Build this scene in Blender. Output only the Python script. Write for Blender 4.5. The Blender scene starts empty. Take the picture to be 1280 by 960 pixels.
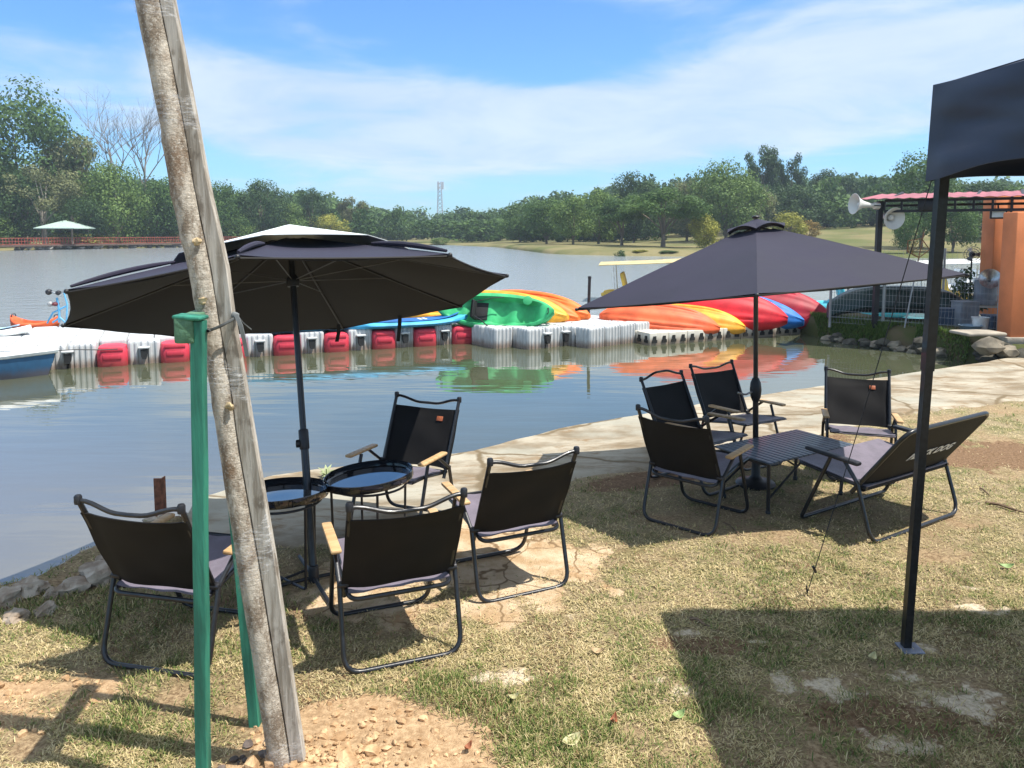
import bpy, math, random
import numpy as np
from mathutils import Vector, Matrix, Euler, noise as mnoise
R = math.radians
random.seed(7); RNG = np.random.default_rng(11)
scene = bpy.context.scene
COL = scene.collection

# ------------------------------------------------------------------ camera
H = 1.70; FPX = 960.0; CY = 376.0; PITCH = math.atan(.0893)
cam_d = bpy.data.cameras.new('camera'); cam = bpy.data.objects.new('camera', cam_d); COL.objects.link(cam)
cam.location = (0, 0, H); cam.rotation_euler = (R(90) - PITCH, 0, 0)
cam_d.sensor_width = 36; cam_d.lens = FPX / 1280 * 36; cam_d.shift_y = -(480 - CY) / 1280
cam_d.clip_end = 3000; cam_d.clip_start = .05
scene.camera = cam

# ------------------------------------------------------------------ light
SUN_VEC = Vector((.428, -.123, 1.0)).normalized()
sun_d = bpy.data.lights.new('sun', 'SUN'); sun = bpy.data.objects.new('sun', sun_d); COL.objects.link(sun)
sun_d.energy = 4.5; sun_d.angle = R(.5); sun_d.color = (1, .95, .87)
sun.rotation_euler = SUN_VEC.to_track_quat('Z', 'Y').to_euler(); sun.location = (0, 0, 30)
scene.view_settings.view_transform = 'Standard'; scene.view_settings.look = 'None'
scene.view_settings.exposure = .70; scene.view_settings.gamma = 1; scene.view_settings.use_curve_mapping = False
scene.render.engine = 'CYCLES'
scene.cycles.max_bounces = 6; scene.cycles.transparent_max_bounces = 8; scene.cycles.caustics_reflective = False
scene.cycles.use_denoising = True

class NT:
    """tiny helper to wire node trees"""
    def __init__(s, tree): s.t = tree; s.n = tree.nodes; s.l = tree.links
    def node(s, typ, props=None, **ins):
        n = s.n.new(typ)
        for k, v in (props or {}).items(): setattr(n, k, v)
        for k, v in ins.items(): s.put(n, k, v)
        return n
    def put(s, n, key, v):
        key = int(key[1:]) if key[0] == '_' and key[1:].isdigit() else key.replace('_', ' ')
        sock = n.inputs[key]
        if isinstance(v, bpy.types.NodeSocket): s.l.new(v, sock)
        else: sock.default_value = v
    def math(s, op, a, b=0.0, c=0.0, clamp=False):
        n = s.node('ShaderNodeMath', dict(operation=op, use_clamp=clamp))
        for i, v in enumerate((a, b, c)): s.put(n, '_%d' % i, v)
        return n.outputs[0]
    def smooth(s, v, lo, hi, a=0., b=1.):
        n = s.node('ShaderNodeMapRange', dict(interpolation_type='SMOOTHSTEP'))
        s.put(n, '_0', v); s.put(n, '_1', lo); s.put(n, '_2', hi); s.put(n, '_3', a); s.put(n, '_4', b)
        return n.outputs[0]
    def mix(s, f, a, b, blend='MIX'):
        n = s.node('ShaderNodeMix', dict(data_type='RGBA', blend_type=blend))
        for i, v in ((0, f), (6, a), (7, b)):
            if not isinstance(v, bpy.types.NodeSocket) and i > 0 and len(v) == 3: v = (*v, 1)
            s.put(n, '_%d' % i, v)
        return n.outputs[2]
    def noise(s, vec, scale, detail=4, rough=.55, dist=0.0):
        n = s.node('ShaderNodeTexNoise', Scale=scale, Detail=detail, Roughness=rough, Distortion=dist)
        if vec is not None: s.l.new(vec, n.inputs['Vector'])
        return n.outputs['Fac']
    def scaled(s, vec, sc):
        n = s.node('ShaderNodeMapping'); s.l.new(vec, n.inputs['Vector']); n.inputs['Scale'].default_value = sc
        return n.outputs[0]

world = bpy.data.worlds.new('World'); scene.world = world; world.use_nodes = True
W = NT(world.node_tree)
for n in list(W.n): W.n.remove(n)
sky = W.node('ShaderNodeTexSky', dict(sky_type='NISHITA', sun_disc=False, sun_elevation=math.asin(SUN_VEC.z),
             sun_rotation=math.atan2(SUN_VEC.x, SUN_VEC.y), air_density=1.0, dust_density=.6, ozone_density=2.0))
tc = W.node('ShaderNodeTexCoord'); sep = W.node('ShaderNodeSeparateXYZ'); W.l.new(tc.outputs['Generated'], sep.inputs[0])
dx, dy, dz = sep.outputs
az = W.math('ARCTAN2', dx, dy); el = W.math('ARCSINE', dz)
zz = W.math('ADD', W.math('MAXIMUM', dz, 0.0), .10)
comb = W.node('ShaderNodeCombineXYZ', X=W.math('DIVIDE', dx, zz), Y=W.math('DIVIDE', dy, zz), Z=.37)
n1 = W.noise(comb.outputs[0], 1.15, 9, .60, .5)
comb2 = W.node('ShaderNodeCombineXYZ', X=W.math('MULTIPLY', az, 2.2), Y=W.math('MULTIPLY', el, 9.0), Z=1.3)
n2 = W.noise(comb2.outputs[0], 1.6, 7, .55, .25)
nn = W.math('ADD', W.math('MULTIPLY', n1, .6), W.math('MULTIPLY', n2, .6))
# cloud bank low over the lake, thinner veil high on the right, open blue high on the left
lift = W.math('MULTIPLY', az, .06)
e2 = W.math('SUBTRACT', el, W.math('ABSOLUTE', lift))
bank = W.math('MULTIPLY', W.smooth(e2, .055, .10), W.smooth(e2, .165, .215, 1., 0.))
bank = W.math('MULTIPLY', bank, W.smooth(az, -.50, -.30, .45, 1.))
right = W.math('MULTIPLY', W.smooth(az, -.02, .32), W.smooth(el, .15, .24))
top = W.smooth(el, .265, .33)
bias = W.math('ADD', W.math('ADD', W.math('MULTIPLY', bank, .40), W.math('MULTIPLY', right, .18)), W.math('MULTIPLY', top, .24))
low = W.math('ADD', W.smooth(el, .15, .02, 0., .16), W.smooth(el, .42, .80, 0., .42))  # last term adds unseen cloud overhead to brighten shade and water
cf = W.smooth(W.math('ADD', W.math('ADD', nn, bias), low), .66, 1.0)
cf = W.math('MULTIPLY', cf, W.smooth(el, .40, .75, .80, .97))
bluefix = W.mix(1.0, sky.outputs[0], (.62, 1.0, 1.38), 'MULTIPLY')
cloudc = W.mix(W.smooth(n1, .35, .7), (4.2, 5.1, 6.2), (5.4, 6.0, 6.8))
skyc = W.mix(cf, bluefix, cloudc)
bg = W.node('ShaderNodeBackground', Color=skyc, Strength=.098)
wo = W.node('ShaderNodeOutputWorld'); W.l.new(bg.outputs[0], wo.inputs[0])

# ------------------------------------------------------------------ pixel helpers (photo 1280x960 -> world)
_cp, _sp = math.cos(PITCH), math.sin(PITCH)
def ray(x, y):
    a = (x - 640) / FPX; b = -(y - CY) / FPX
    return Vector((a, _cp + b * _sp, -_sp + b * _cp))
def at_z(x, y, z=0.0):
    d = ray(x, y); k = (z - H) / d.z
    return Vector((d.x * k, d.y * k, z))
def at_d(x, y, D):
    d = ray(x, y); k = D / d.y
    return Vector((d.x * k, D, H + d.z * k))

# ------------------------------------------------------------------ materials
MATS = {}
def mat(name, col, rough=.6, metal=0., var=.15, scale=8., bump=0., bscale=60., spec=.5, col2=None, lo=.35, hi=.65,
        coat=0., sheen=0., stretch=(1, 1, 1), detail=5, transl=0., rvar=0.):
    if name in MATS: return MATS[name]
    m = bpy.data.materials.new(name); m.use_nodes = True; MATS[name] = m
    N = NT(m.node_tree); b = N.n['Principled BSDF']
    t = N.node('ShaderNodeTexCoord'); v = N.scaled(t.outputs['Object'], stretch)
    f = N.noise(v, scale, detail)
    c2 = col2 or tuple(c * (1 - var) for c in col); c1 = col if col2 else tuple(min(1, c * (1 + var)) for c in col)
    N.l.new(N.mix(N.smooth(f, lo, hi), c2, c1), b.inputs['Base Color'])
    b.inputs['Roughness'].default_value = rough; b.inputs['Metallic'].default_value = metal
    if rvar: N.put(b, 'Roughness', N.smooth(f, .3, .7, rough - rvar, rough + rvar))
    b.inputs['Specular IOR Level'].default_value = spec
    b.inputs['Coat Weight'].default_value = coat
    b.inputs['Sheen Weight'].default_value = sheen
    if bump:
        f2 = N.noise(v, bscale, 4)
        bn = N.node('ShaderNodeBump', Strength=bump, Distance=.01, Height=f2); N.l.new(bn.outputs[0], b.inputs['Normal'])
    if transl:
        tr = N.node('ShaderNodeBsdfTranslucent', Color=(*col, 1)); mx = N.node('ShaderNodeMixShader', Fac=transl)
        N.l.new(b.outputs[0], mx.inputs[1]); N.l.new(tr.outputs[0], mx.inputs[2]); N.l.new(mx.outputs[0], N.n['Material Output'].inputs[0])
    return m
BLACK = mat('black_powder_coat', (.012, .013, .016), .34, 0., .3, 30, .05, 200, coat=.2)
BLACKM = mat('black_matt_steel', (.014, .014, .017), .45, 0., .3, 20, .05)
FAB = mat('oxford_fabric', (.15, .125, .16), .62, 0, .12, 14, .25, 700, sheen=.25)
FABB = mat('oxford_fabric_coated', (.0055, .005, .0055), .7, 0, .2, 8, .2, 700, spec=.3)
WOOD = mat('beech_wood', (.60, .40, .20), .45, 0, .15, 6, .1, 40, stretch=(1, 8, 1), col2=(.48, .29, .13))
LEATH = mat('tan_leather', (.42, .12, .05), .5, 0, .2, 40)
CANOPY = mat('canopy_cloth', (.0175, .0155, .0330), .70, 0, .14, 2.2, .12, 500, sheen=.05, rvar=.08, spec=.32)
CANOPY_IN = mat('canopy_lining', (.015, .013, .011), .8, 0, .1, 3, .1, 400)
SILVER = mat('silver_coated_cloth', (.78, .82, .81), .5, 0, .06, 4)
TENT = mat('tent_polyester', (.0045, .0115, .036), .5, 0, .2, 3, .15, 300, sheen=.05)
TRAY = mat('gloss_black_tray', (.010, .011, .015), .07, 0, .1, 12, coat=.6)
CHROME = mat('worn_steel', (.5, .5, .5), .35, .9, .2, 20)

# ------------------------------------------------------------------ mesh builder
class MB:
    def __init__(s): s.v = []; s.f = []
    def add(s, vs, fs):
        o = len(s.v); s.v += [tuple(p) for p in vs]; s.f += [tuple(i + o for i in f) for f in fs]; return s
    def box(s, c, size, rot=None, bev=0.):
        c = Vector(c); M = rot.to_matrix() if rot is not None else Matrix.Identity(3)
        hx, hy, hz = [d / 2 for d in size]
        if bev <= 0:
            vs = [c + M @ Vector((x, y, z)) for x in (-hx, hx) for y in (-hy, hy) for z in (-hz, hz)]
            return s.add(vs, [(0, 1, 3, 2), (4, 6, 7, 5), (0, 4, 5, 1), (2, 3, 7, 6), (0, 2, 6, 4), (1, 5, 7, 3)])
        b = min(bev, hx * .9, hy * .9, hz * .9)
        def ring(ax, ay, z):
            q = []
            for sx, sy in ((1, 1), (-1, 1), (-1, -1), (1, -1)):
                a, e = sx * (ax - b), sy * (ay - b)
                pts = [(a + sx * b, e), (a + sx * b * .7, e + sy * b * .7), (a, e + sy * b)]
                if sx * sy < 0: pts.reverse()
                q += [c + M @ Vector((px, py, z)) for px, py in pts]
            return q
        rings = [ring(hx - b, hy - b, -hz), ring(hx - b * .3, hy - b * .3, -hz + b * .3), ring(hx, hy, -hz + b),
                 ring(hx, hy, hz - b), ring(hx - b * .3, hy - b * .3, hz - b * .3), ring(hx - b, hy - b, hz)]
        return s.loft(rings)
    def loft(s, rings, closed_ring=True, caps=True):
        n = len(rings[0]); vs = [p for r in rings for p in r]; fs = []
        for i in range(len(rings) - 1):
            for j in range(n if closed_ring else n - 1):
                k = (j + 1) % n
                fs.append((i * n + j, i * n + k, (i + 1) * n + k, (i + 1) * n + j))
        if caps and closed_ring:
            fs.append(tuple(reversed(range(n)))); fs.append(tuple(range((len(rings) - 1) * n, len(rings) * n)))
        return s.add(vs, fs)
    def tube(s, pts, r, n=8, closed=False):
        pts = [Vector(p) for p in pts]; m = len(pts)
        rs = r if isinstance(r, (list, tuple)) else [r] * m
        def tan(i):
            a = pts[(i - 1) % m] if closed or i > 0 else pts[i]; b = pts[(i + 1) % m] if closed or i < m - 1 else pts[i]
            return (b - a).normalized()
        t = tan(0); u = t.orthogonal().normalized(); rings = []
        for i in range(m):
            t2 = tan(i); q = t.rotation_difference(t2); u = q @ u; u = (u - t2 * u.dot(t2)).normalized(); t = t2; w = t.cross(u)
            rings.append([pts[i] + (u * math.cos(a) + w * math.sin(a)) * rs[i] for a in [2 * math.pi * k / n for k in range(n)]])
        if closed:
            rings.append(rings[0]); return s.loft(rings, caps=False)
        return s.loft(rings)
    def lathe(s, prof, n=20, M=None):
        M = M or Matrix.Identity(4)
        rings = [[M @ Vector((r * math.cos(a), r * math.sin(a), z)) for a in [2 * math.pi * k / n for k in range(n)]] for r, z in prof]
        return s.loft(rings)
    def sheet(s, grid, th=.003):
        """grid[i][j] points, given thickness along the normals"""
        a = len(grid); b = len(grid[0]); g = [[Vector(p) for p in row] for row in grid]; nr = []
        for i in range(a):
            row = []
            for j in range(b):
                u = g[min(i + 1, a - 1)][j] - g[max(i - 1, 0)][j]; v = g[i][min(j + 1, b - 1)] - g[i][max(j - 1, 0)]
                n = u.cross(v); row.append(n.normalized() if n.length > 1e-9 else Vector((0, 0, 1)))
            nr.append(row)
        top = [g[i][j] + nr[i][j] * th / 2 for i in range(a) for j in range(b)]
        bot = [g[i][j] - nr[i][j] * th / 2 for i in range(a) for j in range(b)]
        N_ = a * b; fs = []
        for i in range(a - 1):
            for j in range(b - 1):
                q = (i * b + j, (i + 1) * b + j, (i + 1) * b + j + 1, i * b + j + 1)
                fs.append(q); fs.append(tuple(k + N_ for k in reversed(q)))
        edge = [(0, j) for j in range(b)] + [(i, b - 1) for i in range(1, a)] + [(a - 1, j) for j in range(b - 2, -1, -1)] + [(i, 0) for i in range(a - 2, 0, -1)]
        for k in range(len(edge)):
            p = edge[k][0] * b + edge[k][1]; q = edge[(k + 1) % len(edge)]; q = q[0] * b + q[1]
            fs.append((p, q, q + N_, p + N_))
        return s.add(top + bot, fs)
    def blob(s, c, rad, seed=0, amp=.25, sub=2, freq=1.6, flat=None):
        import bmesh
        bm = bmesh.new(); bmesh.ops.create_icosphere(bm, subdivisions=sub, radius=1)
        o = Vector((seed * 3.7, seed * 1.3, -seed * 2.1)); vs = []
        for v in bm.verts:
            d = 1 + amp * (mnoise.noise(v.co * freq + o) * 1.3 + .5 * mnoise.noise(v.co * freq * 2.7 + o))
            p = Vector((v.co.x * rad[0], v.co.y * rad[1], v.co.z * rad[2])) * d
            vs.append(Vector(c) + p)
        fs = [tuple(v.index for v in f.verts) for f in bm.faces]; bm.free()
        return s.add(vs, fs)
    def build(s, name, m, parent=None, smooth=True, angle=40, label=None, kind=None, loc=None, rot=None):
        me = bpy.data.meshes.new(name); me.from_pydata([tuple(p) for p in s.v], [], s.f); me.update()
        import bmesh
        bm = bmesh.new(); bm.from_mesh(me); bmesh.ops.recalc_face_normals(bm, faces=bm.faces); bm.to_mesh(me); bm.free()
        me.materials.append(m)
        if smooth: me.shade_smooth(); me.set_sharp_from_angle(angle=R(angle))
        o = bpy.data.objects.new(name, me); COL.objects.link(o)
        if parent is not None: o.parent = parent
        if label: o['label'] = label
        if kind: o['kind'] = kind
        if loc is not None: o.location = loc
        if rot is not None: o.rotation_euler = rot
        return o
def tag(o, label, cat, group=None):
    o['label'] = label; o['category'] = cat
    if group: o['group'] = group
    return o
def thing(name, label, cat, loc=(0, 0, 0), rotz=0., group=None):
    o = bpy.data.objects.new(name, None); COL.objects.link(o); o.location = loc
    o.rotation_euler = rotz if isinstance(rotz, (tuple, Euler)) else (0, 0, rotz); o.empty_display_size = .1
    return tag(o, label, cat, group)
def copy_tree(o, parent=None):
    c = o.copy(); COL.objects.link(c); c.parent = parent
    for ch in list(o.children): copy_tree(ch, c)
    return c
def fillet(pts, r, n=5):
    pts = [Vector(p) for p in pts]; out = [pts[0]]
    for i in range(1, len(pts) - 1):
        a, b, c = pts[i - 1], pts[i], pts[i + 1]; d1 = (a - b); d2 = (c - b)
        k = min(r, d1.length * .45, d2.length * .45); p = b + d1.normalized() * k; q = b + d2.normalized() * k
        for t in [j / n for j in range(n + 1)]: out.append(p * (1 - t) ** 2 + b * 2 * t * (1 - t) + q * t * t)
    out.append(pts[-1]); return out
def lerp(a, b, t): return a + (b - a) * t
def sstep(x, a, b):
    t = np.clip((x - a) / (b - a), 0, 1); return t * t * (3 - 2 * t)
def fast_mesh(name, verts, faces_flat, nper, m, smooth=False, attrs=None, kind=None):
    me = bpy.data.meshes.new(name); nv = len(verts); nf = len(faces_flat) // nper
    me.vertices.add(nv); me.vertices.foreach_set('co', np.asarray(verts, np.float32).ravel())
    me.loops.add(nf * nper); me.loops.foreach_set('vertex_index', np.asarray(faces_flat, np.int32).ravel())
    me.polygons.add(nf); me.polygons.foreach_set('loop_start', np.arange(0, nf * nper, nper, dtype=np.int32))
    me.polygons.foreach_set('use_smooth', np.full(nf, smooth)) ; me.update(calc_edges=True)
    for an, arr in (attrs or {}).items():
        a = me.attributes.new(an, 'FLOAT', 'POINT'); a.data.foreach_set('value', np.asarray(arr, np.float32).ravel())
    me.materials.append(m); o = bpy.data.objects.new(name, me); COL.objects.link(o)
    if kind: o['kind'] = kind
    return o
# value noise for numpy arrays
_tab = RNG.random((256, 256))
def vnoise(x, y, f):
    x = np.asarray(x) * f + 100; y = np.asarray(y) * f + 100
    xi = np.floor(x).astype(int); yi = np.floor(y).astype(int); u = x - xi; v = y - yi
    u = u * u * (3 - 2 * u); v = v * v * (3 - 2 * v)
    g = lambda a, b: _tab[a % 256, b % 256]
    return (g(xi, yi) * (1 - u) + g(xi + 1, yi) * u) * (1 - v) + (g(xi, yi + 1) * (1 - u) + g(xi + 1, yi + 1) * u) * v
def fbm(x, y, f, o=4):
    s = 0; a = 1; t = 0
    for i in range(o): s = s + a * vnoise(x + i * 7.3, y - i * 3.1, f); t += a; a *= .5; f *= 2.07
    return s / t

# ================================================================== GROUND, SLAB, WATER
WZ = -.30
SH = [(-60, 2.0), (-6, 3.1), (-3.1, 3.78), (-2.63, 3.95), (-2.38, 4.2), (-2.28, 4.7), (-2.16, 5.2), (-1.83, 5.66), (-1.46, 5.85), (-.95, 6.05), (-.33, 6.33),
      (.44, 7.07), (1.0, 7.44), (2.69, 8.48), (4.05, 9.26), (6.9, 10.9), (7.4, 11.2), (14, 12.4), (60, 14)]
YB = [(-60, 1.0), (-2.2, 4.3), (-1.88, 4.12), (-1.27, 4.06), (-.81, 4.15), (-.24, 4.75), (.47, 5.33), (1.1, 5.56), (2.87, 6.72), (3.97, 7.47), (5.4, 8.1), (14, 11.0), (60, 12)]
shx, shy = zip(*SH); ybx, yby = zip(*YB)
def yshore(x): return np.interp(x, shx, shy)
def yslab(x): return np.interp(x, ybx, yby)
MOUND = at_z(432, 938)
def ground_z(x, y):
    x = np.asarray(x, float); y = np.asarray(y, float)
    s = yshore(x) - y
    z = -.022 * np.clip(y - 3.4, 0, 5)
    z = z + .018 * (fbm(x, y, 1.3, 4) - .5) + .012 * (fbm(x, y, 7, 3) - .5)
    inslab = sstep(y + .16 * (fbm(x, y, 5, 3) - .5), yslab(x) + .0, yslab(x) + .22) * sstep(x, -2.25, -2.0)
    z = z - .16 * inslab
    bank = 1 - sstep(s, -.12, .55)
    z = z - bank * (1 - inslab) * (.42 + .34 * (fbm(x, y, 3.2, 4) - .5))
    z = z - sstep(-s, 0, 1.2) * .8
    d = np.sqrt(((x - MOUND.x) / .50) ** 2 + ((y - MOUND.y + .12) / .42) ** 2)
    z = z + (1 - sstep(d, .15, 1.05)) * (.012 + .05 * (fbm(x, y, 9, 4) - .5))
    return z
def gz(x, y): return float(ground_z(x, y))
def gpt(px, py, dz=0.):
    """ground point under a photo pixel"""
    z = 0.
    for _ in range(6):
        p = at_z(px, py, z); z = gz(p.x, p.y)
    p = at_z(px, py, z); p.z += dz; return p
def spot(x, y, px, py, rx, ry):
    p = at_z(px, py, -.03); return 1 - sstep(np.sqrt(((x - p.x) / rx) ** 2 + ((y - p.y) / ry) ** 2) + 1.5 * (fbm(x, y, 6, 5) - .5) + .6 * (fbm(x + 9, y, 2.1, 2) - .5), .35, 1.25)
def masks(x, y):
    """grass cover, sandy dirt, pale chalky soil, flagstone"""
    w = fbm(x, y, 2.2, 5)
    sandy = spot(x, y, -40, 905, .42, .22) + spot(x, y, 50, 872, .30, .09)
    d = np.sqrt(((x - MOUND.x) / .50) ** 2 + ((y - MOUND.y + .12) / .44) ** 2)
    sandy = np.maximum(sandy, 1 - sstep(d + .5 * (w - .5), .75, 1.05))
    flag = np.maximum.reduce([spot(x, y, 650, 700, .42, .62), spot(x, y, 560, 690, .5, .6), spot(x, y, 470, 740, .55, .42), spot(x, y, 610, 770, .25, .2)])
    edge = (1 - sstep(np.abs(y - yslab(x) + .22), .05, .30)) * sstep(x, .2, .9) * (1 - sstep(x, 2.4, 3.4))
    dirt = np.maximum(edge * 1.1, spot(x, y, 1250, 565, 1.1, .45) * .9)
    dirt = np.maximum(dirt, spot(x, y, 340, 770, .5, .25) * .55)
    dirt = np.maximum.reduce([dirt, spot(x, y, 960, 640, .9, .4) * .35, spot(x, y, 1150, 905, .5, .2) * .6, spot(x, y, 905, 815, .35, .09) * .6, spot(x, y, 1060, 900, .3, .12) * .5, spot(x, y, 800, 700, .4, .15) * .4])
    chalk = np.maximum.reduce([spot(x, y, 1035, 862, .19, .14), spot(x, y, 1010, 850, .12, .08), spot(x, y, 1230, 770, .24, .07), spot(x, y, 1190, 880, .3, .16) * .8,
                               spot(x, y, 1150, 820, .16, .05), spot(x, y, 862, 800, .07, .04), spot(x, y, 945, 810, .1, .03), spot(x, y, 845, 870, .14, .12) * .8,
                               spot(x, y, 645, 855, .16, .1) * .8, spot(x, y, 720, 780, .12, .05) * .7, spot(x, y, 1120, 940, .2, .08), spot(x, y, 1160, 740, .3, .1) * .5])
    chalk = chalk * np.clip(.25 + 1.5 * (fbm(x, y, 11, 4) - .2), 0, 1)
    bank = 1 - sstep(yshore(x) - y, .25, .75); bank = bank * (1 - sstep(x, -2.2, -1.9))
    dirt = np.maximum(dirt, bank)
    patch = sstep(w, .52, .70) * .62 + .35 * sstep(fbm(x + 4, y, 8, 4), .55, .72)
    grass = np.clip(1 - np.maximum.reduce([sandy, flag * .97, dirt, chalk, patch]), 0, 1)
    return grass, np.clip(sandy, 0, 1), np.clip(chalk, 0, 1), np.clip(flag, 0, 1), np.clip(dirt, 0, 1)

def ground_material():
    m = bpy.data.materials.new('lawn_soil'); m.use_nodes = True; N = NT(m.node_tree); b = N.n['Principled BSDF']
    t = N.node('ShaderNodeTexCoord'); v = t.outputs['Object']
    def at(n): return N.node('ShaderNodeAttribute', dict(attribute_name=n)).outputs['Fac']
    fine = N.noise(v, 55, 6, .7); mid = N.noise(v, 7, 5); big = N.noise(v, 1.4, 4)
    soil = N.mix(N.smooth(fine, .3, .7), (.17, .105, .055), (.50, .36, .21))
    straw = N.mix(N.smooth(N.noise(N.scaled(v, (1, 2.2, 1)), 90, 5, .75), .35, .65), (.15, .115, .06), (.52, .42, .26))
    green = N.mix(N.smooth(fine, .35, .65), (.055, .075, .02), (.19, .20, .07))
    turf = N.mix(N.math('MULTIPLY', N.smooth(N.math('ADD', mid, N.math('MULTIPLY', big, .6)), .72, .98), .75), straw, green)
    c = N.mix(at('grass'), soil, turf)
    sand = N.mix(N.smooth(N.noise(v, 34, 6, .7), .3, .72), (.36, .225, .12), (.66, .46, .27))
    def edge(a, amt=.5): return N.smooth(N.math('ADD', a, N.math('MULTIPLY', N.math('SUBTRACT', N.noise(v, 16, 5, .7), .5), amt)), .38, .62)
    c = N.mix(edge(at('dirt'), .9), c, N.mix(N.smooth(fine, .3, .7), (.13, .075, .04), (.30, .19, .11)))
    vo = N.node('ShaderNodeTexVoronoi', dict(feature='DISTANCE_TO_EDGE'), Scale=3.3)
    wv = N.node('ShaderNodeMix', dict(data_type='VECTOR')); wv.inputs[0].default_value = .12
    ns = N.node('ShaderNodeTexNoise', Scale=5.0, Detail=3); N.l.new(v, ns.inputs['Vector']); N.l.new(v, wv.inputs[4]); N.l.new(ns.outputs['Color'], wv.inputs[5]); N.l.new(wv.outputs[1], vo.inputs['Vector'])
    crack = N.smooth(vo.outputs['Distance'], .004, .022)
    flagc = N.mix(N.smooth(N.noise(v, 6, 6, .65), .35, .65), (.50, .34, .19), (.70, .55, .37))
    flagc = N.mix(crack, (.26, .17, .09), flagc)
    flagc = N.mix(N.smooth(N.noise(v, 3.1, 5, .7), .54, .66), flagc, (.46, .29, .15))
    c = N.mix(edge(at('flag'), .9), c, flagc)
    c = N.mix(edge(at('sandy'), .8), c, sand)
    c = N.mix(N.math('MULTIPLY', edge(at('chalk'), 1.3), .92), c, N.mix(N.smooth(fine, .3, .7), (.52, .41, .28), (.84, .72, .54)))
    N.l.new(c, b.inputs['Base Color']); b.inputs['Roughness'].default_value = .95; b.inputs['Specular IOR Level'].default_value = .15
    hgt = N.math('ADD', N.math('MULTIPLY', fine, .6), N.math('MULTIPLY', N.noise(v, 140, 4, .7), .5))
    bn = N.node('ShaderNodeBump', Strength=.9, Distance=.02, Height=hgt); N.l.new(bn.outputs[0], b.inputs['Normal'])
    return m
xs = np.concatenate([np.linspace(-60, -4.2, 30), np.arange(-4, 6, .035), np.linspace(6.1, 60, 60)])
ys = np.concatenate([np.linspace(-30, .5, 24), np.arange(.6, 7, .03), np.linspace(7.1, 13, 60)])
GX, GY = np.meshgrid(xs, ys); gxf, gyf = GX.ravel(), GY.ravel()
gzv = ground_z(gxf, gyf); msk = masks(gxf, gyf)
nx, ny = len(xs), len(ys); ii = np.arange(nx * ny).reshape(ny, nx)
quads = np.stack([ii[:-1, :-1], ii[:-1, 1:], ii[1:, 1:], ii[1:, :-1]], -1).reshape(-1)
fast_mesh('ground', np.stack([gxf, gyf, gzv], 1), quads, 4, ground_material(), True,
          dict(grass=msk[0], sandy=msk[1], chalk=msk[2], flag=msk[3], dirt=msk[4]), 'structure')

# --- grass blades lying short and dry over the lawn (uncountable)
def grass_material():
    m = bpy.data.materials.new('grass_blade'); m.use_nodes = True; N = NT(m.node_tree); b = N.n['Principled BSDF']
    a = N.node('ShaderNodeAttribute', dict(attribute_name='tone')).outputs['Fac']
    r = N.node('ShaderNodeValToRGB'); cr = r.color_ramp
    cr.elements[0].position = 0; cr.elements[0].color = (.045, .085, .016, 1); cr.elements[1].position = 1; cr.elements[1].color = (.68, .56, .33, 1)
    e = cr.elements.new(.94); e.color = (.68, .56, .33, 1); cr.elements[len(cr.elements) - 1].color = (.20, .115, .06, 1)
    for p, c in ((.25, (.125, .20, .04)), (.42, (.26, .27, .085)), (.58, (.38, .31, .15)), (.8, (.58, .465, .235))):
        e = cr.elements.new(p * .92); e.color = (*c, 1)
    N.l.new(a, r.inputs[0]); N.l.new(r.outputs[0], b.inputs['Base Color']); b.inputs['Roughness'].default_value = .7; b.inputs['Specular IOR Level'].default_value = .25
    tr = N.node('ShaderNodeBsdfTranslucent'); N.l.new(r.outputs[0], tr.inputs['Color']); mx = N.node('ShaderNodeMixShader', Fac=.2)
    N.l.new(b.outputs[0], mx.inputs[1]); N.l.new(tr.outputs[0], mx.inputs[2]); N.l.new(mx.outputs[0], N.n['Material Output'].inputs[0])
    return m
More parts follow.
